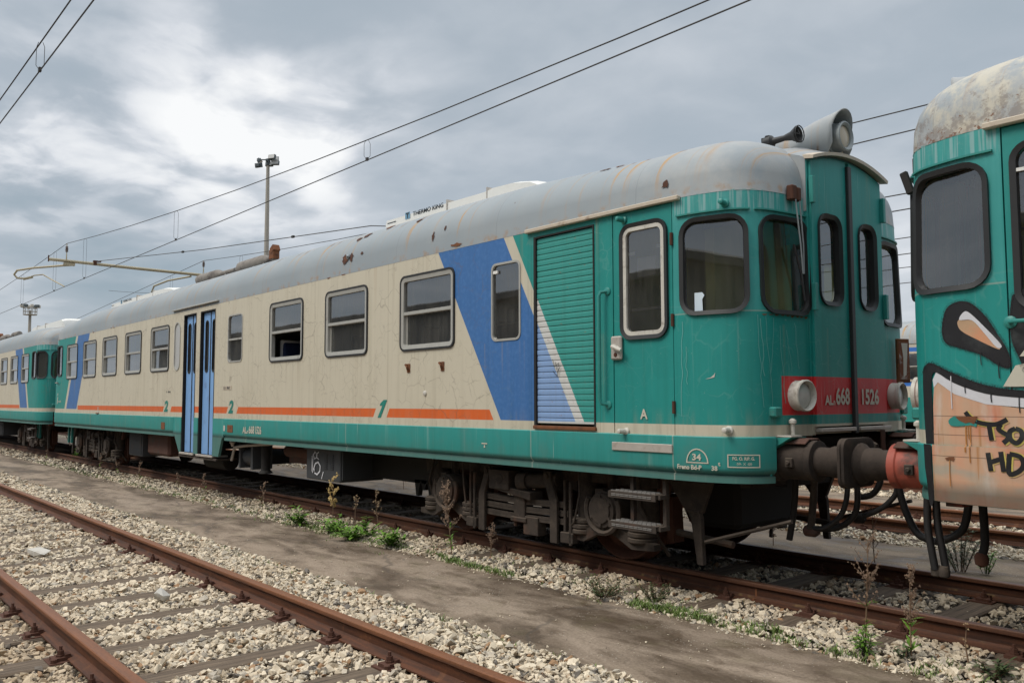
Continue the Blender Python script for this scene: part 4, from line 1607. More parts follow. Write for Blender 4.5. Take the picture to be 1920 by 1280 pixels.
        for zz in (2.78, 2.12, 1.42) if full else ():
            MB().cyl(fn(10.212, zz - .05, .010), fn(10.212, zz + .05, .010), .014, 8).build('hinge', M['rust_dark'], d, 40)
        if full:
            bar('kick_plate', 9.555, 10.20, 1.055, 1.125, .012, .030, fn, M['sillmetal'], d, .004)
        lk = bar('lock_case', 9.555, 9.675, 1.822, 2.025, .0, .035, fn, M['sillmetal'], d, .012)
        # ---- drip rail, pegs, handrail
        bar('drip_rail', 8.45, 10.30, 3.085, 3.122, 0, .045, fn, M['cream_flat'], t, .006, 6)
        bar('drip_rail', -1.46, .72, 3.142, 3.165, -.01, .040, fn, M['alu'], t, .004)
        hr = MB()
        pts = [fn(9.50, 1.44, .0), fn(9.465, 1.45, .055), fn(9.455, 1.49, .065), fn(9.455, 2.0, .065), fn(9.455, 2.38, .065), fn(9.465, 2.415, .055), fn(9.50, 2.425, .0)]
        hr.tube(pts, .016, 8)
        for z_ in (1.44, 2.425):
            hr.lathe(fn(9.50, z_, 0), fn(9.5, z_, 1) - fn(9.5, z_, 0), [(0, .035), (.010, .035), (.016, .02)], 12)
        hr.build('handrail', M['teal_flat'], t, 40)
    for side in (1, -1):
        fn = B[side]
        # ---- entrance doors: two folding leaves in each opening
        for a, b in DOORS:
            MB()
            ring('entrance_frame', [(a, .580), (b, .580), (b, 3.03), (a, 3.03)], [(a + .02, .582), (b - .02, .582), (b - .02, 3.01), (a + .02, 3.01)], fn, -.22, .004, M['dark'], t)
            mid = (a + b) / 2 + .03
            for l0, l1 in ((a + .045, mid - .012), (mid + .012, b - .022)):
                wz = (1.98, 2.86)
                cx = (l0 + l1) / 2
                lf = sheet('entrance_door', [(l0, .585), (l1, .585), (l1, 3.0), (l0, 3.0)], [rrect(cx - .062, cx + .062, wz[0], wz[1], .058, 6)], fn, M['leafblue'], t, -.045, .032)
                ring('window_seal', rrect(cx - .072, cx + .072, wz[0] - .01, wz[1] + .01, .068, 6), rrect(cx - .055, cx + .055, wz[0] + .01, wz[1] - .01, .05, 6), fn, -.06, -.036, M['rubber'], lf)
                sheet('pane', rrect(cx - .06, cx + .06, wz[0], wz[1], .055, 6), [], fn, M['glass'], lf, -.058, 0)
            bar('door_rubber', mid - .012, mid + .012, .585, 3.0, -.08, -.036, fn, M['rubber'], t)
    # ---- gangway portal at each end: hood, frame, two leaves
    for e in (1, -1):
        g_ = e * sg
        hood = []
        nA = 12
        secs = []
        for x, ze, zc_ in ((9.95, 3.62, 3.735), (10.35, 3.60, 3.72), (10.70, 3.54, 3.67), (10.90, 3.465, 3.585), (10.948, 3.44, 3.56)):
            row = [(x, -.622, 3.0)]
            for i in range(nA + 1):
                y = -.622 + 1.244 * i / nA
                row.append((x, y, ze + (zc_ - ze) * (1 - (y / .622) ** 2)))
            row.append((x, .622, 3.0))
            secs.append(row)
        n = len(secs[0])
        vs = [(x * g_, y, z) for r_ in secs for x, y, z in r_]
        fs = [(i * n + j, i * n + j + 1, (i + 1) * n + j + 1, (i + 1) * n + j) for i in range(len(secs) - 1) for j in range(n - 1)]
        fs += [tuple(range((len(secs) - 1) * n, len(secs) * n))]
        MB().add(vs, fs).build('gangway_hood', roofm, t, 40)
        fn = nose(g_, 10.955)
        arch = [(-.615, 1.205), (.615, 1.205), (.615, 3.42)] + [(.615 - 1.23 * i / 10, 3.42 + .10 * (1 - (1 - i / 5) ** 2)) for i in range(1, 10)] + [(-.615, 3.42)]
        sheet('gangway_frame', arch, [[(-.56, 1.25), (.56, 1.25), (.56, 3.30), (-.56, 3.30)]], fn, wall_m, t, 0, .16)
        # drip hood along the arch
        dp = MB()
        pts_o = [(.64 - 1.28 * i / 14, 3.425 + .108 * (1 - (1 - i / 7) ** 2)) for i in range(15)]
        vs, fs = [], []
        for (a, z) in pts_o:
            vs += [fn(a, z, 0), fn(a, z - .012, .075), fn(a, z + .014, .08), fn(a, z + .035, -.02)]
        for i in range(14):
            for j in range(4):
                fs.append((4 * i + j, 4 * i + (j + 1) % 4, 4 * i + 4 + (j + 1) % 4, 4 * i + 4 + j))
        fs += [(0, 1, 2, 3), (56 + 3, 56 + 2, 56 + 1, 56)]
        dp.add(vs, fs).build('gangway_drip', M['cream_flat'], t, 30)
        for q in (-1, 1):
            a0, a1 = (-.592, -.030) if q < 0 else (.030, .592)
            top = lambda a: 3.405 + .095 * (1 - (a / .615) ** 2)
            outer = [(a0, 1.265), (a1, 1.265)] + [(a1 + (a0 - a1) * i / 5, top(a1 + (a0 - a1) * i / 5)) for i in range(6)]
            w0, w1 = (-.505, -.135) if q < 0 else (.155, .47)
            d = sheet('gangway_door', outer, [rrect(w0 + .02, w1 - .02, 2.265, 2.985, .10, 5)], fn, wall_m, t, .022, .04)
            gasket_window(w0, w1, 2.245, 3.005, .12, fn, d, 'door_window', w_=.036, proud=.042, m=1)
            for zz in (3.17, 2.30):
                MB().b2(*sorted((g_ * 10.975, g_ * 11.012)), q * .60 - .022, q * .60 + .022, zz - .11, zz + .11).build('hinge', M['rust_dark'] if zz < 2 else M['teal_flat'], d, None, .004)
            bar('door_threshold', a0 + .01, a1 - .0, 1.222, 1.252, .0, .06, fn, M['sillmetal'], d, .004)
        bar('gangway_seal', -.030, .030, 1.20, 3.46, .01, .05, fn, M['rubber'], t, .006)
        # ---- headlights, bracket plates, buffers
        for q in (-1, 1):
            h = MB()
            o = Vector((10.93 * g_, q * .80, 1.51))
            axd = Vector((g_, q * .10, 0))
            h.lathe(o, axd, [(-.12, .135), (-.02, .135), (-.01, .126), (.0, .119), (.062, .116), (.068, .124), (.092, .124), (.098, .115), (.088, .106), (.05, .102), (.04, .04)], 26)
            hl = h.build('headlight', M['offwhite'], t, 40)
            MB().lathe(o + axd.normalized() * .042, axd, [(0, .105), (.010, .102), (.022, .085), (.030, .05), (.033, .01)], 22).build('lens', M['lens'], hl, 40)
            rim = MB()
            rim.lathe(o - axd.normalized() * .06, axd, [(0.0, .144), (.05, .144), (.055, .132)], 24)
            rim.build('lamp_collar', M['rust'], hl, 40)
            b = MB()
            bo = Vector((10.55 * g_, q * .88, 1.015))
            b.lathe(bo, (g_, 0, 0), [(-.10, .17), (.30, .17), (.32, .150), (.54, .147), (.55, .156), (.60, .156), (.605, .14)], 22)
            b.box(bo + Vector((.12 * g_, q * -.0, .0)), (.10, .50, .44))
            bf = b.build('buffer', M['oily'] if sg > 0 else M['redprimer'], t, 35)
            bb = MB()
            bb.lathe(bo, (g_, 0, 0), [(.58, .108), (.70, .105), (.72, .118), (.80, .116), (.84, .15), (.86, .15)], 18)
            bb.build('buffer_plunger', M['oily'], bf, 35)
            loop = rrect(-.23, .23, -.17, .185, .075, 4)
            pl = MB()
            k = len(loop)
            sec = [(.855, .86), (.865, 1.0), (.895, 1.0), (.905, .95), (.912, .5)]
            vs = [bo + Vector((xx * g_, a * f_, c * f_)) for xx, f_ in sec for a, c in loop]
            fs = [(i * k + j, i * k + (j + 1) % k, (i + 1) * k + (j + 1) % k, (i + 1) * k + j) for i in range(len(sec) - 1) for j in range(k)]
            fs += [tuple(range(k))[::-1], tuple(range((len(sec) - 1) * k, len(sec) * k))]
            pl.add(vs, fs).build('buffer_head', M['oily'], bf, 30)
            st = MB()
            stp = [(-.13, .135), (-.065, .170), (.065, .170), (.13, .135), (.122, .125), (.06, .156), (-.06, .156), (-.122, .125)]
            st.prism(stp, lambda p_, w_: (bo.x + w_ * g_, bo.y + p_[0], bo.z + p_[1]), .35, .56)
            st.build('buffer_step', M['grime_red'], bf, None, .004)
            nb = MB()
            nb.box(bo + Vector((.44 * g_, q * .145, -.01)), (.06, .05, .07))
            nb.cyl(bo + Vector((.44 * g_, q * .16, -.01)), bo + Vector((.44 * g_, q * .19, -.01)), .018, 6)
            nb.build('buffer_nut', M['grime'], bf, None, .004)
            # corner plate with lamp bracket, and foot step with post
            c = MB()
            c.b2(*sorted((10.78 * g_, 10.875 * g_)), q * 1.09 - .010, q * 1.09 + .010, .87, 1.44)
            c.prism([(10.86, 1.188), (11.02, 1.193), (10.98, 1.17), (10.86, 1.10)], lambda p_, w_: (p_[0] * g_, w_, p_[1]), q * 1.05, q * .83)
            c.build('corner_bracket', M['teal_flat'], t, None, .003)
            MB().b2(*sorted((10.86 * g_, 10.93 * g_)), q * 1.06 - .05, q * 1.06 + .05, 1.345, 1.425).build('lamp_bracket', M['teal_flat'], t, None, .012)
            fsb = MB()
            fsb.b2(*sorted((10.86 * g_, 11.02 * g_)), q * .97 - .075, q * .97 + .075, 1.196, 1.207)
            fsb.cyl((10.965 * g_, q * .93, 1.21), (10.965 * g_, q * .93, 1.30), .016, 8)
            fsb.lathe((10.965 * g_, q * .93, 1.29), (0, 0, 1), [(0, .016), (.01, .03), (.03, .03), (.045, .012)], 10)
            fsb.build('foot_step', M['offwhite'], t, 40, 0)
        # coupling hook and headstock
        hs = MB()
        hs.b2(*sorted((10.45 * g_, 10.62 * g_)), -1.18, 1.18, .86, 1.17)
        hs.b2(*sorted((10.62 * g_, 10.92 * g_)), -.09, .09, .95, 1.07)
        hs.build('headstock', M['dark'], t, None, .01)
        hk = MB()
        hk.tube([(10.9 * g_, 0, 1.0), (11.05 * g_, 0, 1.0), (11.14 * g_, 0, 1.03), (11.15 * g_, 0, 1.10), (11.08 * g_, 0, 1.13)], .032, 8)
        hk.build('coupling_hook', M['grime'], t, 40)
        # snow guard / life guards in front of the wheels
        for q in (-1, 1):
            lg = MB()
            poly = [(10.02, .56), (10.14, .56), (10.16, .50), (10.175, .12), (10.115, .12), (10.06, .48)]
            lg.prism(poly, lambda p_, w_: (p_[0] * g_, w_, p_[1]), q * .98, q * 1.03)
            lg.prism([(9.75, .88), (10.30, .88), (10.16, .54), (10.0, .54)], lambda p_, w_: (p_[0] * g_, w_, p_[1]), q * .97, q * 1.02)
            lg.build('life_guard', M['grime'], t, None, .004)
            pd = MB()
            pd.cyl((10.22 * g_, q * 1.05, .32), (10.98 * g_, q * 1.0, .56), .018, 6)
            pd.cyl((9.78 * g_, q * .85, .33), (10.35 * g_, q * .85, .29), .03, 8)
            if full:
                pd.build('brake_rod', M['grime'], t, 40)
        MB().b2(*sorted((9.70 * g_, 10.15 * g_)), -.48, .48, .34 if full else .62, .86).build('plough_box', M['dark'], t, None, .05)
    # ---- boarding steps below the cab door
    fn = B[1]
    for e in ((1,) if full else (1, -1)):
        st = MB()
        st.box(fn(9.85 * e, .865, -.10), (.40, .045, .03))
        st.box(fn(9.85 * e, .445, -.12), (.34, .02, .03))
        for s_ in (9.68, 10.03):
            st.box(fn(s_ * e, .66, -.10), (.035, .04, .46))
        for zz in (.71, .456):
            for s_ in (9.68, 10.03):
                st.box(fn(s_ * e + .012, zz - .02, -.06), (.02, .12, .035))
        sp = st.build('boarding_steps', M['grime'], t)
        for zz in (.71, .456):
            tr = MB()
            a, b = (9.50, 10.02) if e > 0 else (-10.02, -9.50)
            tr.b2(sg * a, sg * b, -1.265, -1.43, zz - .035, zz)
            tr.b2(sg * a, sg * b, -1.425, -1.435, zz - .055, zz)
            rows = 5
            gp = MB()
            for r_ in range(rows):
                for k in range(9):
                    xx = a + .04 + (b - a - .08) * (k + .5 * (r_ % 2)) / 9
                    gp.box((sg * xx, -1.285 - .032 * r_, zz + .003), (.044, .011, .008))
                    if r_ % 2:
                        gp.box((sg * xx, -1.437, zz - .022 - .012 * (r_ // 2)), (.044, .006, .007))
            tp = tr.build('step_tread', M['grime'], sp)
            gp.build('tread_studs', M['tread'], sp)['kind'] = 'stuff'
    # ---- bogies
    b1 = bogie_mesh(t, 7.905)
    KIDS.clear()
    b2_ = copy_tree(b1, t)
    b2_.location = (-7.905, 0, 0)
    KIDS.clear()
    # ---- underfloor gear
    X = lambda x: x * sg
    def ub(name, x0, x1, y0, y1, z0, z1, mat, bev=.012):
        return MB().b2(X(x0), X(x1), y0, y1, z0, z1).build(name, M[mat], t, None, bev)
    bb = ub('battery_box', 3.54, 4.50, -1.22, -.55, .40, .865, 'boxgrey')
    MB().b2(X(4.505), X(4.53), -1.20, -.6, .43, .845).b2(X(3.5), X(4.54), -1.24, -1.15, .805, .85).build('box_rim', M['boxgrey'], bb, None, .004)
    for i in range(7):
        for q in (4.05, 4.22):
            MB().b2(X(q), X(q + .10), -1.232, -1.218, .56 + .03 * i, .572 + .03 * i).build('box_louvre', M['boxgrey'], bb)
    MB().cyl((X(4.35), .1, .64), (X(5.55), .1, .64), .26, 18).b2(X(4.3), X(5.7), -.75, .75, .45, .9).build('engine', M['dark'], t, 40)
    MB().cyl((X(5.60), -.15, .72), (X(6.3), -.15, .60), .10, 12).b2(X(5.55), X(6.05), -.8, .5, .46, .88).build('gearbox', M['dark'], t, 40)
    ja = MB()
    for i, h in enumerate((.30, .38, .28, .36, .33)):
        ja.prism([(5.62 + .14 * i, .50), (5.75 + .14 * i, .50), (5.70 + .14 * i, h), (5.66 + .14 * i, h)], lambda p_, w_: (X(p_[0]), w_, p_[1]), -.80, -.74)
    ja.build('cooling_fins', M['dark'], t)
    MB().b2(X(2.45), X(3.15), -.95, -.2, .55, .86).cyl((X(2.35), -.9, .72), (X(3.2), -.9, .72), .10, 12).build('air_reservoir', M['grime_red'], t, 40, .0)
    MB().lathe((X(1.95), -1.10, .36), (0, 0, 1), [(0, .11), (.02, .10), (.05, .072), (.50, .068)], 14).build('exhaust_down_pipe', M['dark'], t, 40)
    MB().cyl((X(1.12), -1.0, .58), (X(1.62), -1.0, .58), .15, 16).b2(X(1.10), X(1.16), -1.18, -.85, .40, .80).b2(X(1.56), X(1.64), -1.18, -.85, .40, .80).build('air_tank', M['boxgrey'], t, 35)
    MB().tube([(X(2.3), -1.15, .83), (X(1.4), -1.2, .77), (X(1.02), -1.22, .73), (X(.95), -1.22, .60), (X(.90), -1.22, .51)], .024, 7).build('air_pipe', M['sillmetal'], t, 40)
    MB().lathe((X(1.0), -1.25, .86), (0, 0, -1), [(0, .03), (.03, .05), (.06, .05), (.08, .03), (.12, .022)], 10).build('drain_valve', M['sillmetal'], t, 40)
    MB().lathe((X(-.1), -.9, .42), (X(1), 0, 0), [(-.75, .05), (-.72, .14), (.2, .14), (.23, .05)], 14).b2(X(-1.2), X(.8), -.7, .7, .4, .55).build('silencer', M['dark'], t, 40)
    rb = ub('radiator_box', -4.55, -3.72, -1.22, -.35, .345, .87, 'boxgrey')
    gr = MB()
    for i in range(16):
        gr.b2(X(-4.52 + .05 * i), X(-4.50 + .05 * i), -1.236, -1.218, .37, .85)
    gr.build('radiator_grille', M['boxgrey'], rb)
    ub('fuel_tank', -3.62, -2.35, -1.15, -.3, .40, .86, 'grime_red', .05)
    ub('tank_end', -2.3, -1.7, -1.0, .3, .55, .88, 'dark')
    MB().tube([(X(-1.5), -1.2, .86), (X(-1.55), -1.24, .74), (X(-1.42), -1.24, .68)], .03, 7).b2(X(-1.62), X(-1.42), -1.27, -1.18, .72, .82).build('filler_pipe', M['grime'], t, 40)
    ub('engine', -5.9, -4.7, -.7, .7, .45, .88, 'dark')
    for x_ in (-9.9, -9.6):
        MB().b2(X(x_), X(x_ + .06), -1.2, -1.15, .42, .88).build('bracket_post', M['teal_flat'], t)
    # ---- roof gear
    for x0, x1, post in ((4.35, 7.62, 4.45), (-9.0, -4.25, None)):
        ac = MB()
        secs = []
        L_ = x1 - x0
        for f_, hw, h in ((0.0, .42, .06), (.012, .48, .20), (.03, .50, .255), (.33, .50, .255), (.70, .50, .245), (.76, .52, .26), (.86, .50, .255), (.94, .46, .215), (.985, .38, .13), (1.0, .34, .02)):
            row = []
            for q in np.linspace(-1, 1, 9):
                y = hw * q
                row.append((X(x0 + L_ * f_), y, 3.80 + h * (1 - .16 * abs(q) ** 4) if abs(q) < .999 else 3.80 + h * .80))
            row = [(X(x0 + L_ * f_), -hw - .004, 3.70)] + row + [(X(x0 + L_ * f_), hw + .004, 3.70)]
            secs.append(row)
        n = len(secs[0])
        vs = [p_ for r_ in secs for p_ in r_]
        fs = [(i * n + j, i * n + j + 1, (i + 1) * n + j + 1, (i + 1) * n + j) for i in range(len(secs) - 1) for j in range(n - 1)]
        fs += [tuple(range(n)), tuple(range((len(secs) - 1) * n, len(secs) * n))]
        a_ = ac.add(vs, fs).build('roof_cooling_unit', M['white'], t, 35)
        for f_ in (.47, .72):
            MB().b2(X(x0 + L_ * f_) - .006, X(x0 + L_ * f_) + .006, -.515, .515, 3.72, 4.045).build('panel_joint', M['sillmetal'], a_)
        if post:
            MB().cyl((X(post + .12), -.1, 3.9), (X(post + .12), -.1, 4.09), .045, 10).build('vent_post', M['cream_flat'], a_, 40)
        if full:
            sfn = lambda s, z, n_: Vector((s, -.50 - n_, z))
            u0 = x0 + (.55 if post else .9)
            lettering('THERMO KING', u0 + .20, u0 + .90, 3.965, 4.022, sfn, M['letter_dark'], a_, .006, .15, .02)
            sheet('emblem', [(u0 + .02, 3.945), (u0 + .14, 3.945), (u0 + .14, 4.038), (u0 + .02, 4.038)], [], sfn, M['letter_blue'], a_, .005, 0)
            lettering('T', u0 + .04, u0 + .12, 3.955, 4.028, sfn, M['letter_dark'], a_, .008, 0, .03)
            sheet('marking', [(x0 + .12, 3.955), (x0 + .34, 3.955), (x0 + .34, 3.967), (x0 + .12, 3.967)], [], sfn, M['letter_dark'], a_, .005, 0)
    ex = MB()
    yz = (-.50, 3.945)
    ex.lathe((X(-2.70), *yz), (X(1), 0, 0), [(0, .02), (.01, .09), (.06, .110), (.98, .110), (1.08, .095), (1.15, .05), (1.85, .045)], 16)
    ex.lathe((X(-1.38 + .75), *yz), (X(1), 0, 0), [(-.15, .045), (-.02, .08), (.08, .118), (1.02, .118), (1.14, .10), (1.2, .055), (1.5, .05)], 16)
    for x_ in (-2.3, -1.7, -1.1, -.4, .2, .6):
        ex.b2(X(x_) - .02, X(x_) + .02, -.60, -.40, 3.75, 3.90)
    e_ = ex.build('roof_exhaust', M['exhaust'], t, 40)
    tip = MB()
    tip.b2(X(.72), X(.90), -.56, -.44, 3.93, 4.10)
    tip.box((X(.84), -.50, 4.10), (.14, .13, .12), Matrix.Rotation(-.5 * sg, 3, 'Y'))
    tip.build('exhaust_tip', M['rust'], e_, None, .01)
    # ---- roof lamp with hood, horns (front end)
    for e in ((1,) if full else (1, -1)):
        g_ = e * sg
        secs = []
        for x, zb_, zt_, hw in ((10.34, 3.70, 3.82, .13), (10.54, 3.66, 3.865, .150), (10.74, 3.60, 3.925, .165), (10.90, 3.575, 3.962, .172), (10.945, 3.66, 3.975, .172)):
            row = [(x, -hw, zb_)]
            for i in range(13):
                a = math.pi * (1 - i / 12)
                zc_ = zt_ - hw
                row.append((x + (.05 * math.sin(a) if x > 10.89 else 0), hw * math.cos(a), max(zc_, zb_ + .02) + (zt_ - max(zc_, zb_ + .02)) * math.sin(a)))
            row.append((x, hw, zb_))
            secs.append(row)
        n = len(secs[0])
        vs = [(x * g_, y, z) for r_ in secs for x, y, z in r_]
        fs = [(i * n + j, i * n + j + 1, (i + 1) * n + j + 1, (i + 1) * n + j) for i in range(len(secs) - 1) for j in range(n - 1)]
        hd = MB().add(vs, fs).build('roof_lamp_hood', roofm, t, 40)
        hd.modifiers.new('Solidify', 'SOLIDIFY').thickness = .012
        MB().add([(10.87 * g_, -.16, 3.56), (10.87 * g_, .16, 3.56), (10.87 * g_, .15, 3.86), (10.87 * g_, -.15, 3.86)], [(0, 1, 2, 3)]).build('lamp_back_plate', M['cream_flat'], hd)
        o = Vector((10.85 * g_, 0, 3.735))
        axd = Vector((g_, 0, 0))
        MB().lathe(o, axd, [(0, .14), (.03, .14), (.035, .125), (.10, .122), (.11, .128), (.135, .128), (.14, .118), (.125, .098), (.10, .095)], 24).build('roof_lamp', M['lampring'], hd, 40)
        MB().lathe(o + axd * .105, axd, [(.0, .104), (.010, .085), (.016, .04), (.018, .005)], 22).build('lens', M['amberlens'], hd, 40)
        for yy in ((-.34,) if full else (-.3, .3)):
            hn = MB()
            hn.lathe((10.40 * g_, yy, 3.735), (g_, 0, 0.02), [(0, .03), (.01, .05), (.08, .055), (.10, .03), (.20, .025), (.27, .040), (.33, .075), (.335, .07), (.27, .03)], 16)
            hn.cyl((10.44 * g_, yy, 3.735), (10.44 * g_, yy, 3.795), .028, 8)
            hn.b2(*sorted((10.39 * g_, 10.48 * g_)), yy - .03, yy + .03, 3.60, 3.78)
            h_ = hn.build('horn', M['rubber'], t, 40)
            cg = MB()
            co = Vector((10.745 * g_, yy, 3.742))
            cg.tube([co + Vector((0, .072 * math.cos(R(d)), .072 * math.sin(R(d)))) for d in range(0, 361, 20)], .005, 5)
            cg.tube([co + Vector((-.03 * g_, -.072, 0)), co, co + Vector((-.03 * g_, .072, 0))], .004, 5)
            cg.tube([co + Vector((-.03 * g_, 0, -.072)), co, co + Vector((-.03 * g_, 0, .072))], .004, 5)
            cg.build('horn_guard', M['rubber'], h_)
        # wiper hung from above the front glass
        fn = body(1, g_) if True else None
        wp = MB()
        base = body(1, g_)
        wp.box(base(11.29, 3.115, .035), (.06, .07, .12))
        wp.box(base(11.345, 3.105, .045), (.05, .05, .11))
        w_ = wp.build('wiper_motor', M['rust_dark'], t, None, .008)
        ar = MB()
        ar.tube([base(11.30, 3.06, .06), base(11.34, 2.70, .06), base(11.36, 2.47, .055)], .006, 6)
        ar.tube([base(11.345, 3.05, .065), base(11.375, 2.70, .06), base(11.372, 2.47, .055)], .006, 6)
        ar.build('wiper_arm', M['lampring'], w_, 40)
        bl = MB()
        bl.tube([base(11.29, 2.70, .032), base(11.365, 2.47, .036), base(11.40, 2.26, .032)], .009, 6)
        bl.build('wiper_blade', M['rubber'], w_, 40)
    fn = B[1]
    # lamp pegs on the cab
    for s, z, m_ in ((10.68, 3.005, 'teal_flat'), (9.70, 3.02, 'teal_flat'), (10.68, 1.245, 'offwhite'), (9.70, 1.215, 'offwhite')) if full else ():
        pg = MB()
        d = (fn(s, z, 1) - fn(s, z, 0)).normalized()
        d = (d + Vector((-.25 * sg, 0, .05))).normalized()
        pg.lathe(fn(s, z, -.005), d, [(0, .036), (.012, .034), (.02, .024), (.085, .021), (.09, .012)], 12)
        pg.build('lamp_peg', M[m_], t, 40)
    return t, wall_m, skirt_m


CX = -14.5
CY = 6.80
main, wall_main, skirt_main = build_railcar('railcar', 'cream railcar with blue slanted stripe, orange line and red-banded teal nose', (CX, CY, 0), 1, True, M['roof'])
NF = body(1, 1)
FF_ = nose(1, 10.975)
nm = .004
LM = M['letter']
lettering('A', 9.855, 9.935, 1.322, 1.405, NF, LM, main, nm, 0, .03)
for (s0, s1), sl in (((1.20, 1.38), .12), ((-1.86, -1.66), .12)):
    lettering('2', s0, s1, 1.285, 1.495, NF, M['letter_green'], main, nm, .28, .045)
sheet('lettering', [(5.946, 1.490), (5.807, 1.279), (5.738, 1.278), (5.843, 1.424), (5.785, 1.420), (5.799, 1.449), (5.873, 1.490)], [], NF, M['letter_green'], main, nm, 0)
ks = .020
lettering('AL', 1.82, 1.98, .985, 1.085, NF, LM, main, ks, 0, .03)
lettering('n', 1.985, 2.03, .985, 1.03, NF, LM, main, ks, 0, .02)
lettering('668', 2.05, 2.25, .985, 1.105, NF, LM, main, ks, 0, .03)
lettering('1526', 2.29, 2.50, .985, 1.105, NF, LM, main, ks, 0, .03)
lettering('Freno Bd-P', 10.245, 10.465, .938, .975, NF, LM, main, ks, 0, .03)
lettering('34', 10.385, 10.462, 1.010, 1.062, NF, LM, main, ks, 0, .03)
arc = [(10.335, .993)] + [(10.426 - .091 * math.cos(R(a)), .993 + .105 * math.sin(R(a))) for a in range(0, 181, 15)] + [(10.517, .993)]
outline(arc[1:-1], .010, NF, LM, main, ks)
lettering('38', 10.545, 10.592, .938, .975, NF, LM, main, ks, 0, .03)
lettering('t', 10.597, 10.615, .975, 1.005, NF, LM, main, ks, 0, .03)
outline([(10.672 + .225 * i / 8, .970) for i in range(9)] + [(10.897 - .225 * i / 8, 1.062) for i in range(9)], .008, NF, LM, main, ks)
lettering('FG. O. RIP. G.', 10.705, 10.862, 1.022, 1.048, NF, LM, main, ks, 0, .03)
lettering('09- X -00', 10.735, 10.840, .985, 1.005, NF, LM, main, ks, 0, .0)
# nose numbers, painted on the gangway leaves
lettering('AL', -.475, -.345, 1.435, 1.515, FF_, LM, main, .010, 0, .03)
lettering('n', -.340, -.315, 1.435, 1.470, FF_, LM, main, .010, 0, .02)
lettering('668', -.300, -.075, 1.435, 1.578, FF_, LM, main, .010, 0, .03)
lettering('1526', .135, .435, 1.435, 1.572, FF_, LM, main, .010, 0, .03)
# small plates and fittings on the side
sheet('data_plate', [(.97, 1.665), (1.31, 1.665), (1.31, 1.725), (.97, 1.725)], [], NF, M['cream_flat'], main, .005, .004)
lettering('E 1 867', 1.01, 1.27, 1.675, 1.715, NF, M['letter_dark'], main, .008)
lettering('1 66', -1.75, -1.52, 1.64, 1.675, NF, M['letter_dark'], main, .004)
for s in (6.40, 7.06):
    MB().tube([NF(s - .03, 1.89, 0), NF(s - .03, 1.89, .03), NF(s + .01, 1.86, .035), NF(s, 1.83, .02), NF(s, 1.82, .0)], .011, 6).b2(CX - CX + s - .03, s + .03, -HW - .008, -HW + .001, 1.80, 1.90).build('rusty_hook', M['rust'], main, 40)
MB().lathe(NF(6.73, 1.562, 0), (0, -1, 0), [(0, .030), (.012, .028), (.02, .01)], 10).build('side_stud', M['offwhite'], main, 40)
sheet('painted_mark', [(1.06, 1.00), (1.12, 1.00), (1.12, 1.09), (1.06, 1.09)], [], NF, M['offwhite'], main, .0195, 0)
sheet('rust_plate', [(1.22, .985), (1.43, .985), (1.43, 1.10), (1.22, 1.10)], [], NF, M['rust'], main, .021, .006)
sheet('rust_plate', [(-1.95, .96), (-1.75, .96), (-1.75, 1.09), (-1.95, 1.09)], [], NF, M['rust'], main, .021, .006)
sheet('painted_mark', [(7.76, 1.040), (7.85, 1.040), (7.85, 1.052), (7.76, 1.052)], [], NF, LM, main, .0195, 0)
sheet('painted_mark', [(7.795, 1.005), (7.82, 1.005), (7.812, 1.032), (7.803, 1.032)], [], NF, LM, main, .0195, 0)
sheet('paint_scrape', [(10.50, 1.640), (10.53, 1.643), (10.575, 1.652), (10.583, 1.690), (10.572, 1.672), (10.545, 1.652)], [], NF, M['offwhite'], main, .003, 0)
sheet('step_mark', [(-6.35, 1.22), (-6.28, 1.22), (-6.30, 1.36), (-6.34, 1.36)], [], NF, M['offwhite'], main, .004, 0)
bar('step_bracket', -6.40, -6.24, 1.20, 1.222, 0, .03, NF, M['rust'], main)
# white-line tag scrawled on the battery box, small scrawl on the shutter
BX = lambda s, z, n: Vector((s + .30, -1.222 - n, z + .02))
wl = M['graf_white']
outline([(3.42, .70), (3.42, .50), (3.44, .47), (3.45, .72), (3.50, .74)], .014, BX, wl, main, .006, False, 'scrawl')
outline([(3.46, .53), (3.50, .47), (3.57, .45), (3.65, .50), (3.66, .57), (3.60, .62), (3.52, .60), (3.48, .54), (3.50, .47)], .022, BX, wl, main, .006, False, 'scrawl')
outline([(3.50, .76), (3.46, .72), (3.49, .66), (3.55, .68), (3.54, .74), (3.50, .76)], .013, BX, wl, main, .006, False, 'scrawl')
outline([(3.62, .76), (3.57, .74), (3.56, .68), (3.62, .66)], .014, BX, wl, main, .006, False, 'scrawl')
outline([(3.75, .50), (3.70, .40)], .016, BX, wl, main, .006, False, 'scrawl')
for pts in ([(8.80, 1.86), (8.82, 1.78), (8.84, 1.83), (8.85, 1.76)], [(8.84, 1.80), (8.88, 1.82), (8.86, 1.73), (8.90, 1.79)], [(8.80, 1.75), (8.86, 1.70), (8.88, 1.77)]):
    outline(pts, .006, NF, M['graf_black'], main, .002, False, 'scrawl')
# lettering of the operator at the far end
lettering('trenitalia', -10.05, -9.78, 1.46, 1.52, NF, LM, main, .004)
sheet('painted_mark', [(-10.22, 1.42), (-10.16, 1.42), (-10.10, 1.60), (-10.16, 1.60)], [], NF, LM, main, .004, 0)
sheet('painted_mark', [(-10.18, 1.63), (-10.12, 1.63), (-10.10, 1.70), (-10.16, 1.70)], [], NF, LM, main, .004, 0)
MB().tube([NF(-10.75, 1.98, .05), NF(-10.0, 1.98, .05)], .014, 7).build('grab_bar', M['sillmetal'], main, 40)
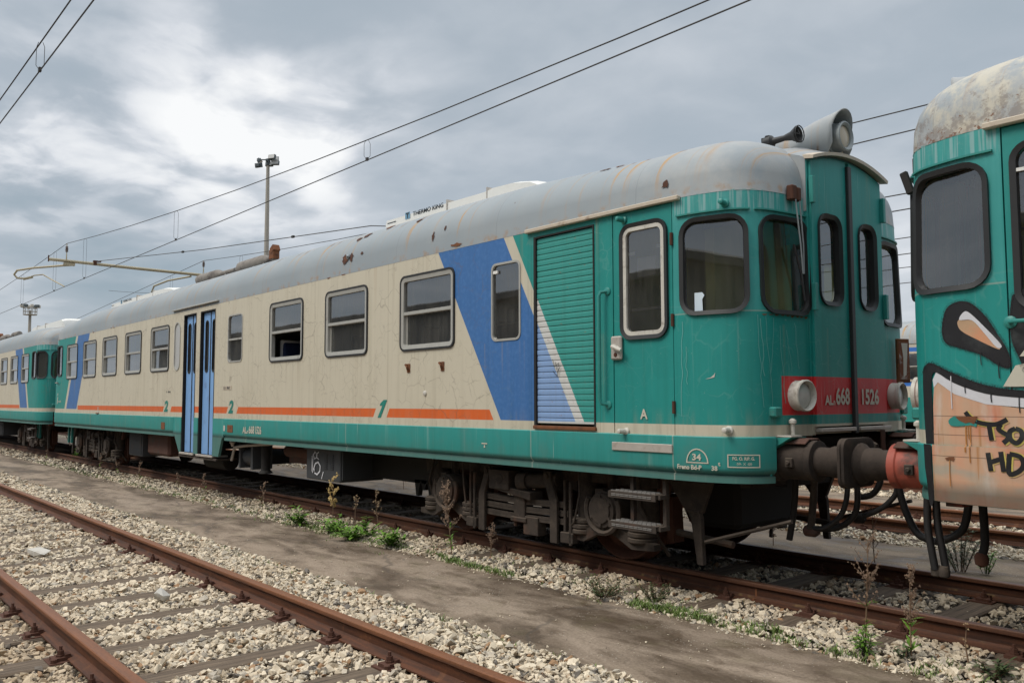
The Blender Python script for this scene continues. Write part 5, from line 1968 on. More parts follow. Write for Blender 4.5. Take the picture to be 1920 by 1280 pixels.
# door latch lever, inside catches, papers seen through the glass
MB().tube([NF(9.605, 1.935, .035), NF(9.605, 1.935, .060), NF(9.66, 1.915, .062), NF(9.700, 1.898, .060)], [.02, .02, .022, .016], 8).build('latch_lever', M['offwhite'], main, 40)
MB().lathe(NF(9.615, 1.865, .035), (0, -1, 0), [(0, .02), (.004, .018), (.005, .008)], 10).build('keyhole', M['rust_dark'], main)
bar('catch', 9.725, 9.80, 2.705, 2.735, -.030, -.018, NF, M['white'], main)
bar('catch', 10.035, 10.10, 2.735, 2.765, -.030, -.018, NF, M['white'], main)
bar('window_guard', 9.72, 10.10, 2.235, 2.255, -.075, -.055, NF, M['alu'], main)
sheet('paper', [(10.40, 2.17), (10.475, 2.17), (10.47, 2.27), (10.49, 2.30), (10.47, 2.325), (10.40, 2.325)], [], NF, M['paper'], main, -.03, 0)
sheet('notice', [(9.80, 2.52), (10.0, 2.52), (10.0, 2.68), (9.80, 2.68)], [], NF, M['frost'], main, -.045, 0)
# rusty board hanging on the far corner of the nose
rp = MB()
rp.box((10.99, .90, 1.83), (.03, .14, .40), Matrix.Rotation(-.35, 3, 'Z'))
rp.build('rusty_board', M['rust'], main, None, .004)
sheet('board_face', [(-.055, 1.66), (.055, 1.66), (.055, 2.0), (-.055, 2.0)], [], lambda a, z, n: Vector((10.99, .90, z)) + Matrix.Rotation(-.35, 3, 'Z') @ Vector((.018 + n, a, 0)), M['boardface'], main, 0, 0)
sheet('board_face', [(-.015, 1.68), (.02, 1.70), (.03, 1.80), (.045, 1.99), (-.03, 1.99), (-.01, 1.86)], [], lambda a, z, n: Vector((10.99, .90, z)) + Matrix.Rotation(-.35, 3, 'Z') @ Vector((.0195 + n, a, 0)), M['offwhite'], main, 0, 0)
# pale runs where rain has drawn lines down the nose, and rust under the front glass
RUN = flat_mat('pale_paint_run', (0.15, 0.40, 0.37), 0.5, 0, 0.3)
for s0, z0, z1, sw in ((10.915, 2.13, 1.42, .03), (10.94, 2.10, 1.66, .02), (10.985, 2.12, 1.30, .05), (11.06, 2.11, 1.62, -.04), (11.12, 2.05, 1.45, .05), (11.20, 2.02, 1.70, .05), (11.30, 2.08, 1.72, .04), (11.50, 2.13, 1.36, .01), (11.53, 2.9, 1.35, .004), (10.30, 2.10, 1.35, -.015), (10.33, 1.9, 1.6, .01)):
    n_ = 9
    outline([(s0 + sw * i / n_ + random.uniform(-.008, .008), z0 + (z1 - z0) * i / n_) for i in range(n_ + 1)], random.uniform(.0035, .006), NF, RUN, main, .0025, False, 'paint_run')
for k in range(9):
    a_ = 10.95 + .06 * k
    sheet('rust_stain', [(a_, 2.135), (a_ + random.uniform(.01, .03), 2.135 - random.uniform(.006, .02)), (a_ + .045, 2.132), (a_ + .05, 2.138)], [], NF, M['rust'], main, .003, 0)
for k in range(7):
    a_ = -10.9 + random.uniform(0, 20.5)
    sheet('rust_stain', [(a_, 3.11), (a_ + random.uniform(.02, .05), 3.11 - random.uniform(.01, .03)), (a_ + .09, 3.10), (a_ + .11, 3.112)], [], NF, M['rust'], main, .003, 0)
# torn roof sheet on the near slope
def roof_patch(name, cx, cz, pts, mat, n=.004):
    vs = []
    for a, b in [(0, 0)] + pts:
        z = cz + b
        q_ = min(1.0, max(0.0, (abs(cx + a) - 7.6) / 2.6))
        u = min(max((z - ROOF_Z) / (ROOF_H - .105 * q_ * q_ * (3 - 2 * q_)), 0.001), .999)
        s_ = u ** (ROOF_N / 2)
        c = math.sqrt(max(0, 1 - s_ * s_)) ** (2 / ROOF_N)
        vs.append((cx + a, -HW * c - n * 1.2, z + n))
    k = len(pts)
    return MB().add(vs, [(0, i + 1, (i + 1) % k + 1) for i in range(k)]).build(name, mat, main, recalc=False)
def ragged(rx, rz, k=13, jit=.45):
    return [(rx * math.cos(2 * math.pi * i / k) * random.uniform(1 - jit, 1 + jit), rz * math.sin(2 * math.pi * i / k) * random.uniform(1 - jit, 1 + jit)) for i in range(k)]
for cx, cz, rx, rz, m_ in ((4.90, 3.30, .085, .055, 'rust_dark'), (5.05, 3.31, .045, .05, 'rust_dark'), (4.93, 3.31, .06, .03, 'rust'), (5.13, 3.60, .075, .035, 'rust_dark'), (5.55, 3.66, .07, .03, 'rust'), (4.98, 3.57, .05, .03, 'rust_dark'),
                           (6.85, 3.30, .02, .05, 'rust_dark'), (7.06, 3.37, .018, .03, 'rust_dark'), (5.30, 3.33, .03, .018, 'rust_dark'), (10.15, 3.24, .035, .035, 'rust_dark'), (6.3, 3.6, .05, .02, 'rust_dark'), (9.2, 3.62, .06, .02, 'rust_dark'), (9.35, 3.63, .04, .02, 'rust'), (7.3, 3.145, .10, .018, 'rust')):
    roof_patch('torn_sheet', cx, cz, ragged(rx, rz), M[m_])
MB().tube([(4.97, -1.403, 3.30), (4.99, -1.415, 3.335), (5.0, -1.40, 3.35)], [.02, .03, .012], 6).build('torn_flap', M['roof'], main)
# brake hoses and cables on the nose (world points turned into car space)
def hose(pts, r, mat='hose', parent=None, origin=(CX, CY, 0)):
    P = [Vector(p) - Vector(origin) for p in pts]
    out = []
    n = len(P)
    for i in range(n - 1):
        p0, p1, p2, p3 = P[max(i - 1, 0)], P[i], P[i + 1], P[min(i + 2, n - 1)]
        for k in range(5):
            t = k / 5
            out.append(.5 * (2 * p1 + (p2 - p0) * t + (2 * p0 - 5 * p1 + 4 * p2 - p3) * t * t + (3 * p1 - p0 - 3 * p2 + p3) * t ** 3))
    out.append(P[-1])
    return MB().tube(out, r, 9).build('brake_hose', M[mat], parent or main, 50)


hose([(-3.69, 6.15, .86), (-3.71, 6.15, .62), (-3.76, 6.15, .36)], .026, 'dark')
hose([(-3.58, 6.25, .92), (-3.60, 6.25, .67), (-3.63, 6.25, .45)], .030, 'grime')
hose([(-3.63, 6.25, .46), (-3.51, 6.25, .47), (-3.38, 6.25, .57), (-3.32, 6.25, .71), (-3.33, 6.3, .90)], .021)
hose([(-3.67, 6.40, .43), (-3.48, 6.40, .46), (-3.35, 6.4, .56), (-3.31, 6.4, .68), (-3.31, 6.4, .90)], .024)
hose([(-3.38, 6.5, .54), (-3.29, 6.5, .57), (-3.16, 6.5, .64), (-3.06, 6.5, .74), (-3.0, 6.5, .86), (-2.75, 6.55, .95)], .021)
hose([(-3.50, 6.8, .67), (-3.39, 6.8, .70), (-3.32, 6.8, .80), (-3.31, 6.8, .95)], .026)
MB().lathe((10.80, -.53, .43), (1, 0, 0), [(0, .02), (.02, .045), (.10, .045), (.13, .025)], 10).build('hose_valve', M['grime_red'], main, 40)
MB().lathe((11.10, -.30, .535), (1, 0, .1), [(0, .02), (.02, .04), (.08, .04), (.10, .02)], 10).build('hose_valve', M['dark'], main, 40)
MB().cyl((10.88, -.55, .86), (10.88, -.55, 1.2), .02, 8).cyl((11.05, .35, 1.0), (11.05, .35, 1.22), .02, 8).build('hose_bracket', M['grime_red'], main, 40)

# ------------------------------------------------------------------ the railcars coupled in front and behind
LX, RX = -37.60, 8.38
left, _, _ = build_railcar('railcar', 'distant cream and teal railcar coupled behind, at the left end of the row', (LX, CY, 0), -1, False, M['roof'])
KIDS.clear()
right = copy_tree(left)
KIDS.clear()
right.location = (RX, CY, 0)
right['label'] = 'teal railcar with graffiti and a rust-streaked pale roof, cut off by the photo edge'
for ch in right.children:
    nm_ = ch.name.split('.')[0]
    if nm_ in ('roof', 'gangway_hood'):
        ch.material_slots[0].link = 'OBJECT'
        ch.material_slots[0].material = M['roof_dirty']
RF = body(1, -1)


OLD_S = [9.5, 9.55, 9.8, 10.0, 10.1, 10.2, 10.3, 10.4, 10.5, 10.6, 10.65, 10.7, 10.75, 10.80]
NEW_S = [9.57, 9.62, 9.87, 10.07, 10.17, 10.271, 10.368, 10.468, 10.567, 10.66, 10.702, 10.742, 10.778, 10.81]


def moved(pts):
    return [(float(np.interp(a, OLD_S, NEW_S)), b) for a, b in pts]


def decal(name, pts, mat, lift=0.0, zcut=1.197):
    """paint sprayed on the side; split where the skirt steps out"""
    def clip(poly, keep):
        out = []
        for i, p in enumerate(poly):
            q = poly[(i + 1) % len(poly)]
            a, b = keep(p[1]), keep(q[1])
            if a:
                out.append(p)
            if a != b:
                t = (zcut - p[1]) / (q[1] - p[1])
                out.append((p[0] + (q[0] - p[0]) * t, zcut))
        return out
    pts = moved(pts)
    hi, lo = clip(pts, lambda z: z >= zcut), clip(pts, lambda z: z < zcut)
    for poly in (hi, lo):
        if len(poly) > 2 and max(p[1] for p in poly) - min(p[1] for p in poly) > .004:
            sheet(name, poly, [], RF, mat, right, 0, 0, True, 60, nfn=lambda s, z: (.0045 if poly is hi else .021 if z > .94 else .010) + lift)


def spray_edge(pts, wd, lift):
    def fn(s, z, n):
        return RF(s, z, (.0045 if z > 1.2 else .021) + n)
    outline(moved(pts), wd, fn, M['overspray'], right, lift, True, 'overspray')


def overspray_mat():
    m, g, b = new_mat('overspray_mist')
    nt = g.nt
    v = g.coord()
    fin(g, b, (0.016, 0.015, 0.017), 0.6)
    tr = g.node('ShaderNodeBsdfTransparent')
    f_ = g.noise(v, 90.0, 4.0, 0.7).smooth(0.35, 0.75) * 0.62
    mx = g.node('ShaderNodeMixShader', {0: f_, 1: tr.outputs[0], 2: b.outputs[0]})
    nt.links.new(mx.outputs[0], nt.nodes['Material Output'].inputs[0])
    return m


M['overspray'] = overspray_mat()


def rounded(pts, n=4):
    P = [np.array(p) for p in pts]
    out = []
    k = len(P)
    for i in range(k):
        p0, p1, p2, p3 = P[i - 1], P[i], P[(i + 1) % k], P[(i + 2) % k]
        for j in range(n):
            t = j / n
            out.append(tuple(.5 * (2 * p1 + (p2 - p0) * t + (2 * p0 - 5 * p1 + 4 * p2 - p3) * t * t + (3 * p1 - p0 - 3 * p2 + p3) * t ** 3)))
    return out


def graf_peach_mat():
    m, g, b = new_mat('peach_spray_paint')
    v = g.coord()
    x, y, z = g.sep(v)
    n = g.noise(g.vec(x * 5.0, y * 5.0, z * 1.2), 1.0, 4.0)
    c = g.mix(n.smooth(0.35, 0.7), (0.55, 0.36, 0.24), (0.62, 0.33, 0.21))
    c = g.mix(g.noise(g.vec(x * 2.2, y * 2.2, z * 1.6 + 4.0), 1.6, 3.0).smooth(0.50, 0.70) * 0.8, c, (0.60, 0.155, 0.075))
    c = g.mix(g.noise(g.vec(x * 3.0, y * 3.0, z * 9.0), 1.0, 3.0).smooth(0.48, 0.72) * z.ramp(1.62, 1.05) * 0.62, c, (0.34, 0.36, 0.31))
    c = g.mix(g.noise(g.vec(x * 6.0, y * 6.0, z * 2.0 + 7.0), 1.2, 4.0).smooth(0.55, 0.75) * 0.55, c, (0.62, 0.56, 0.50))
    dr = g.noise(g.vec(x * 24.0, y * 24.0, z * 0.6), 1.0, 3.0).smooth(0.60, 0.72) * z.lt(1.33, 0.1)
    c = g.mix(dr * 0.65, c, (0.40, 0.17, 0.04))
    c = g.mix(z.lt(0.95, 0.08) * 0.75, c, (0.10, 0.09, 0.07))
    seam = (z.band(1.373, 1.378, .002) + z.band(1.258, 1.263, .002) + z.band(1.128, 1.133, .002)).clamp()
    c = g.mix(seam * 0.7, c, (0.10, 0.06, 0.04))
    st = g.noise(g.vec(x * 30.0, y * 30.0, z * 0.8), 1.0, 3.0).smooth(0.5, 0.8)
    c = g.mult(st * 0.35, c, (0.7, 0.62, 0.55))
    fin(g, b, c, 0.5)
    return m


M['graf_peach'] = graf_peach_mat()
T0 = M['graf_black']
decal('graffiti', [(10.631, 1.553), (10.592, 1.586), (10.474, 1.512), (10.282, 1.45), (9.90, 1.40), (9.55, 1.42), (9.55, .849), (10.098, .849), (10.307, .849), (10.66, .849), (10.65, 1.173), (10.645, 1.439)], M['graf_peach'])
decal('graffiti', [(10.639, 1.6), (10.603, 1.650), (10.472, 1.580), (10.28, 1.515), (10.074, 1.488), (9.85, 1.48), (9.55, 1.52), (9.55, 1.47), (9.85, 1.42), (10.076, 1.430), (10.282, 1.448), (10.474, 1.510), (10.592, 1.584), (10.631, 1.551)], M['graf_white'], .0015)
decal('graffiti', rounded([(10.760, 1.645), (10.700, 1.70), (10.623, 1.701), (10.47, 1.635), (10.278, 1.56), (10.072, 1.527), (9.85, 1.52), (9.55, 1.57), (9.55, 1.51), (9.85, 1.47), (10.074, 1.484), (10.28, 1.51), (10.472, 1.577), (10.603, 1.646), (10.648, 1.61), (10.650, 1.439), (10.656, 1.173), (10.665, .850), (10.725, .849), (10.745, 1.167), (10.766, 1.438)], 3), T0, .003)
decal('graffiti', rounded([(10.525, 1.829), (10.546, 1.92), (10.509, 2.034), (10.433, 2.072), (10.352, 2.058), (10.268, 1.973), (10.2, 1.857), (10.16, 1.782), (10.139, 1.713), (10.149, 1.658), (10.213, 1.682), (10.3, 1.742), (10.427, 1.79)]), T0, .001)
decal('graffiti', rounded([(10.435, 1.941), (10.421, 1.966), (10.392, 2.003), (10.349, 1.985), (10.28, 1.885), (10.200, 1.789), (10.205, 1.772), (10.323, 1.836), (10.413, 1.894)]), M['graf_tan'], .0025)
decal('graffiti', rounded([(10.421, 1.96), (10.392, 2.005), (10.354, 1.995), (10.258, 1.889), (10.192, 1.809), (10.182, 1.781), (10.212, 1.785), (10.28, 1.875), (10.345, 1.952)]), M['graf_white'], .004)
decal('graffiti', rounded([(10.119, 2.061), (10.096, 2.09), (10.0, 2.11), (9.90, 2.0), (9.93, 1.75), (10.01, 1.60), (10.059, 1.63), (10.096, 1.724), (10.127, 1.812), (10.133, 1.937)]), T0, .001)
decal('painted_emblem', [(10.184, 1.55), (10.113, 1.672), (10.03, 1.690), (9.95, 1.69), (9.95, 1.55)], LM, .002)
decal('painted_emblem', [(10.09, 1.724), (10.055, 1.771), (9.99, 1.78), (9.99, 1.722)], LM, .002)
decal('chipped_paint', rounded([(10.519, 1.348), (10.48, 1.375), (10.445, 1.369), (10.407, 1.344), (10.341, 1.361), (10.343, 1.313), (10.368, 1.322), (10.456, 1.314), (10.505, 1.319)], 2), M['teal_flat'], .0055)
decal('chipped_paint', [(10.47, 1.372), (10.331, 1.377), (10.345, 1.345), (10.356, 1.329), (10.38, 1.340), (10.407, 1.334), (10.445, 1.349)], M['rust'], .0068)
decal('chipped_paint', [(10.541, 1.118), (10.51, 1.128), (10.474, 1.129), (10.482, 1.103), (10.50, 1.111), (10.531, 1.106)], M['rust'], .0055)


spray_edge(rounded([(10.525, 1.829), (10.546, 1.92), (10.509, 2.034), (10.433, 2.072), (10.352, 2.058), (10.268, 1.973), (10.2, 1.857), (10.16, 1.782), (10.139, 1.713), (10.149, 1.658), (10.213, 1.682), (10.3, 1.742), (10.427, 1.79)]), .026, .0022)
spray_edge(rounded([(10.119, 2.061), (10.096, 2.09), (10.0, 2.11), (9.90, 2.0), (9.93, 1.75), (10.01, 1.60), (10.059, 1.63), (10.096, 1.724), (10.127, 1.812), (10.133, 1.937)]), .026, .0022)
spray_edge(rounded([(10.772, 1.645), (10.700, 1.706), (10.623, 1.708), (10.47, 1.642), (10.278, 1.567), (10.072, 1.534), (9.85, 1.526), (9.6, 1.57), (9.6, 1.56), (9.85, 1.515), (10.072, 1.524), (10.278, 1.557), (10.47, 1.632), (10.623, 1.698), (10.700, 1.696)]), .020, .0042)


def stroke(pts, wd, mat, lift):
    def fn(s, z, n):
        return RF(s, z, (.0045 if z > 1.2 else .021) + n)
    P = [np.array(p) for p in pts]
    out = []
    for i in range(len(P) - 1):
        p0, p1, p2, p3 = P[max(i - 1, 0)], P[i], P[i + 1], P[min(i + 2, len(P) - 1)]
        for k in range(5):
            t = k / 5
            out.append(tuple(.5 * (2 * p1 + (p2 - p0) * t + (2 * p0 - 5 * p1 + 4 * p2 - p3) * t * t + (3 * p1 - p0 - 3 * p2 + p3) * t ** 3)))
    out.append(tuple(P[-1]))
    outline(moved(out), wd, fn, mat, right, lift, False, 'scrawl')


TAG = [[(10.405, 1.402), (10.378, 1.37), (10.323, 1.339), (10.233, 1.331), (10.168, 1.361)], [(10.27, 1.328), (10.264, 1.28), (10.258, 1.237)],
       [(10.204, 1.332), (10.217, 1.305), (10.195, 1.285), (10.168, 1.268), (10.172, 1.245), (10.195, 1.224)],
       [(10.127, 1.309), (10.098, 1.294), (10.096, 1.255), (10.125, 1.226), (10.155, 1.248), (10.157, 1.290), (10.127, 1.309)],
       [(10.276, 1.165), (10.262, 1.059)], [(10.266, 1.109), (10.207, 1.131)], [(10.204, 1.174), (10.192, 1.058)],
       [(10.158, 1.164), (10.164, 1.054), (10.119, 1.062), (10.088, 1.101), (10.102, 1.148), (10.158, 1.164)], [(10.06, 1.17), (10.02, 1.06)]]
for pts in TAG:
    stroke([(a - .005, b - .002) for a, b in pts], .035, M['graf_yellow'], .0035)
    stroke(pts, .027, T0, .0055)
DRIP = flat_mat('rust_drip', (0.42, 0.17, 0.035), 0.6, 0, 0.3)
for a, z0, z1, wd in ((10.405, 1.335, 1.16, .008), (10.378, 1.335, 1.10, .006), (10.39, 1.33, 1.24, .005), (10.508, 1.11, .95, .006), (10.49, 1.62, 1.42, .006)):
    stroke([(a, z0), (a + .002, (z0 + z1) / 2), (a, z1)], wd, DRIP if z0 < 1.5 else M['graf_white'], .0052)
for a, z0, z1, wd in ((10.40, 1.575, 1.515, .006), (10.25, 1.52, 1.46, .007), (10.20, 1.70, 1.60, .006), (10.30, 1.76, 1.68, .005), (10.10, 1.50, 1.40, .006)):
    stroke([(a, z0), (a + .002, (z0 + z1) / 2), (a, z1)], wd, T0, .0052)
hose([(-2.95, 6.3, .95), (-2.92, 6.3, .76), (-2.86, 6.3, .59), (-2.79, 6.3, .49), (-2.66, 6.3, .46), (-2.60, 6.2, .49)], .027, 'hose', right, (RX, CY, 0))
hose([(-2.55, 5.9, .90), (-2.56, 5.9, .64), (-2.54, 5.9, .47), (-2.52, 5.9, .34)], .025, 'hose', right, (RX, CY, 0))
hose([(-2.52, 5.95, .90), (-2.515, 5.95, .64), (-2.49, 5.95, .47), (-2.47, 5.95, .34)], .025, 'hose', right, (RX, CY, 0))
hose([(-2.40, 6.2, .80), (-2.44, 6.2, .61), (-2.51, 6.2, .53), (-2.60, 6.2, .49)], .027, 'hose', right, (RX, CY, 0))
hose([(-2.21, 5.9, .90), (-2.20, 5.9, .58), (-2.225, 5.9, .46)], .026, 'dark', right, (RX, CY, 0))
MB().lathe((-2.225 - RX, 5.9 - CY, .40), (0, 0, 1), [(0, .015), (.015, .04), (.06, .045), (.09, .03)], 10).build('hose_valve', M['rust_dark'], right, 40)
for px in (-2.52, -2.47):
    MB().lathe((px - RX, 5.92 - CY, .29), (0, 0, 1), [(0, .02), (.01, .036), (.05, .038), (.075, .026)], 10).build('hose_valve', M['grime'], right, 40)
MB().box((-2.51 - RX + .02, -1.18, 2.92), (.05, .03, .16), Matrix.Rotation(-.3, 3, 'Y')).build('wiper_motor', M['dark'], right, None, .006)
hr = MB()
hr.tube([RF(10.20, 1.925, 0), RF(10.19, 1.925, .05), RF(10.16, 1.925, .06), RF(9.85, 1.925, .06)], .012, 8)
hr.lathe(RF(10.20, 1.925, 0), RF(10.2, 1.925, 1) - RF(10.2, 1.925, 0), [(0, .038), (.012, .036), (.02, .02)], 12)
hr.build('grab_bar', M['teal_flat'], right, 40)
bar('catch', 10.09, 10.15, 2.80, 2.82, -.005, .01, RF, M['white'], right)

# ------------------------------------------------------------------ blue and cream railcar far across the yard
def far_coach(x0, x1, yc):
    t = thing('railcar', 'blue and cream railcar with grey rusty roof, far across the yard between the nearer railcars', 'railcar', (x0, yc, 0))
    L_ = x1 - x0
    def band_mat():
        m, g, b = new_mat('far_coach_paint')
        v = g.coord()
        x, y, z = g.sep(v)
        c = g.mix(z.gt(1.87), (0.55, 0.50, 0.40), (0.035, 0.155, 0.50))
        c = g.mix(z.gt(2.98), c, (0.50, 0.47, 0.40))
        c = g.mix(z.lt(1.55), c, (0.02, 0.24, 0.21))
        st = g.noise(g.vec(x * 6.0, y, z * 0.5), 1.0, 4.0).smooth(0.45, 0.8)
        c = g.mult(st * 0.3, c, (0.7, 0.68, 0.62))
        fin(g, b, c, 0.5)
        return m
    wm = band_mat()
    fn = lambda s, z, n: Vector((s, -1.41 - n, z))
    wins = [(L_ - 1.75 - 1.75 * k, L_ - .62 - 1.75 * k) for k in range(9)]
    holes = [rrect(a + .02, b - .02, 2.02, 2.84, .08) for a, b in wins]
    sheet('side_wall', [(0, .85), (L_, .85), (L_, 3.10), (0, 3.10)], holes, fn, wm, t, 0, .06)
    MB().b2(0, L_, 1.30, 1.41, .85, 3.1).b2(0, .1, -1.35, 1.41, .85, 3.1).b2(L_ - .1, L_, -1.35, 1.41, .85, 3.1).build('rear_wall', wm, t)
    rf = MB()
    row = [(-1.43 * math.cos(math.pi * i / 16) * 1.0, 3.09 + .76 * math.sin(math.pi * i / 16) ** .75) for i in range(17)]
    rf.prism(row, lambda q, s: (s, q[0], q[1]), -.05, L_ + .05)
    rf.build('roof', M['roof'], t, 40)
    for a, b in wins:
        fr = ring('window', rrect(a, b, 2.0, 2.86, .10), rrect(a + .06, b - .06, 2.06, 2.80, .05), fn, -.05, .015, M['cream_flat'], t)
        bar('sash_bar', a + .05, b - .05, 2.42, 2.45, -.04, .01, fn, M['alu'], fr)
        sheet('pane', rrect(a + .05, b - .05, 2.05, 2.81, .05), [], fn, M['glass'], fr, -.03, 0)
    for i in range(9):
        bar('louvre', L_ - 1.35, L_ - .3, 1.28 + .032 * i, 1.30 + .032 * i, 0, .02, fn, M['cream_flat'] if i % 2 else M['teal_flat'], t)
    MB().b2(.3, L_ - .3, -1.0, 1.0, .35, .85).build('underframe', M['dark'], t)
    for bx in (2.6, L_ - 2.6):
        b = MB()
        for ax in (-1.2, 1.2):
            for sd in (-.75, .75):
                b.cyl((bx + ax, sd - .06, .46), (bx + ax, sd + .06, .46), .46, 20)
        b.b2(bx - 1.6, bx + 1.6, -1.0, -.85, .45, .75).build('bogie', M['dark'], t, 40)


far_coach(-30.0, -7.65, 25.9)

# ------------------------------------------------------------------ overhead line
def sag(x, xm, zm, k):
    return zm + k * (x - xm) ** 2


def overhead(label, y, zc, mess, x0, x1, drops, rad, support_x=None):
    t = thing('overhead_line', label, 'overhead wires', (0, y, 0), 'overhead contact lines above the tracks')
    xs = sorted(set(list(np.linspace(x0, x1, 26)) + ([support_x] if support_x else [])))
    MB().tube([(x, 0, mess(x)) for x in xs], rad, 6).build('messenger_wire', M['wire'], t, 60)
    MB().tube([(x, 0, zc(x)) for x in xs], rad, 6).build('contact_wire', M['wire'], t, 60)
    for x in drops:
        d = MB()
        for q in (-.035, .035):
            d.tube([(x + q * .2, q * .6, mess(x) - .0), (x + q, q, mess(x) - .06), (x + q, q, zc(x) + .07), (x, 0, zc(x))], rad * .42, 5)
        d.box((x, 0, zc(x) + .015), (.05, .03, .05))
        d.build('dropper', M['wire'], t)
    return t


SX = -30.6
def mess_main(x):
    return 5.36 + .00125 * (x + 0) ** 2 if x > SX else 5.36 + .00125 * (2 * SX + 6.0 - x + 0 - 6.0) ** 2


overhead('pair of overhead wires above the railcar track, crossing the whole sky', CY, lambda x: 5.28, lambda x: 5.42 + .00138 * x * x if x > SX else 5.42 + .00138 * max(0, (2 * SX - x)) ** 2 if False else (5.42 + .00138 * x * x if x > SX else 6.71 - .040 * (SX - x) + .0007 * (SX - x) ** 2),
         -80, 8, [-11.45, -20.15, -28.3, -32.2, -37.5, -45], .0085, SX)
overhead('pair of overhead wires above the nearest track, in the upper left corner', 2.06, lambda x: 5.32, lambda x: 5.66 + .0006 * (x + 9) ** 2, -60, 6, [-10.85, -22], .0085)
overhead('pair of overhead wires above the track just beyond the railcars', 11.35, lambda x: 5.10, lambda x: 5.36 + .00135 * x * x if x > SX else 6.62 - .045 * (SX - x), -75, 10, [-8.5, -18, -27.2, -34], .009, SX)
for yy, zc_, zm_, lab in ((15.95, 5.08, 5.38, 'overhead wires above the far track, seen in the gap right of the teal nose'),
                          (20.3, 4.98, 5.36, 'lower overhead wires farther across the yard, seen in the gap right of the teal nose'),
                          (24.5, 4.86, 5.28, 'lowest overhead wires, above the blue and cream railcar')):
    overhead(lab, yy, lambda x, z=zc_: z, lambda x, z=zm_: z + .0012 * (x + 6) ** 2, -60, 14, [-14, -3], .012)


def insulator(t, x, y, z0, z1):
    b = MB()
    b.tube([(x - .05, y, z0), (x - .015, y, z0 + .22), (x, y, z0 + .25)], .011, 6)
    b.tube([(x + .05, y, z0), (x + .015, y, z0 + .22), (x, y, z0 + .25)], .011, 6)
    b.cyl((x, y, z0 + .24), (x, y, z1), .014, 6)
    o = b.build('hanger', M['beam'], t, 40)
    i = MB()
    i.lathe((x, y, z0 + .27), (0, 0, 1), [(0, .02), (.02, .055), (.05, .03), (.07, .055), (.10, .03), (.12, .055), (.15, .03), (.17, .05), (.20, .02)], 10)
    i.build('insulator', M['insul'], t, 40)


ts = thing('catenary_support', 'yellowed tubular cantilever beam holding the overhead wires above the railcar roofs', 'catenary support', (0, 0, 0))
BZ = 6.10
MB().tube([(SX, 6.28, BZ + .03), (SX, 9.0, BZ), (SX, 12.9, BZ - .03)], .052, 10).build('beam', M['beam'], ts, 50)
MB().cyl((SX, 13.0, -.2), (SX, 13.0, 6.25), .11, 12).build('post', M['beam'], ts, 50)
MB().cyl((SX, 6.27, BZ - .05), (SX, 6.27, BZ + .16), .02, 6).b2(SX - .06, SX + .06, 7.62, 7.72, BZ - .03, BZ + .13).b2(SX - .05, SX + .05, 7.68, 7.86, BZ + .09, BZ + .13).build('clamp', M['rust_dark'], ts)
insulator(ts, SX, CY, BZ + .05, 6.71)
insulator(ts, SX, 11.35, BZ + .02, 6.62)
MB().tube([(SX, 6.95, BZ - .10), (SX - .1, 6.75, BZ - .12), (SX - 1.2, 6.1, BZ - .13), (SX - 1.9, 5.72, BZ - .17), (SX - 2.05, 5.66, BZ - .30), (SX - 2.0, 5.75, BZ - .42), (SX - 1.8, 5.95, BZ - .44)], .034, 8).build('registration_arm', M['beam'], ts, 50)
MB().tube([(SX - 1.8, 5.95, BZ - .44), (SX - 1.4, 6.15, BZ - .36), (SX - 1.15, 6.35, BZ - .34), (SX - .6, 6.55, BZ - .58), (SX - .15, CY, 5.29)], .020, 6).build('steady_arm', M['beam'], ts, 50)
MB().b2(SX - .07, SX + .07, 6.72, 7.05, BZ - .12, BZ - .04).build('arm_bracket', M['beam'], ts)
MB().cyl((SX - 1.85, 5.92, BZ - .45), (SX - 1.5, 6.1, BZ - .41), .045, 8).build('arm_joint', M['beam'], ts, 40)
MB().tube([(SX, 10.9, BZ - .10), (SX - 1.2, 10.5, BZ - .16), (SX - 2.0, 10.25, BZ - .30), (SX - 2.15, 10.2, BZ - .55), (SX - 1.9, 10.4, BZ - .62)], .034, 8).build('registration_arm', M['beam'], ts, 50)
fw_ = thing('feeder_wire', 'single sloping wire from the beam clamp down behind the white roof unit', 'overhead wire', (SX, 7.76, BZ + .12))
tgt = Vector((-15.3, 9.2, 5.17)) - Vector((SX, 7.76, BZ + .12))
MB().tube([(0, 0, 0), tgt * .5 + Vector((0, 0, -.06)), tgt, tgt * 1.25 + Vector((0, .2, -.35))], .0105, 6).build('wire_strand', M['wire'], fw_, 60)
for f_ in (.42, .80):
    MB().box(tgt * f_ + Vector((0, 0, -.05 if f_ < .5 else -.02)), (.10, .05, .05)).build('wire_clip', M['wire'], fw_)
# post that carries the far end of the sloping wire, out of sight behind the roofs
MB().cyl(tgt * 1.25 + Vector((0, .3, -.25)), tgt * 1.25 + Vector((0, .3, -5.4)), .10, 10).build('post', M['beam'], fw_, 50)

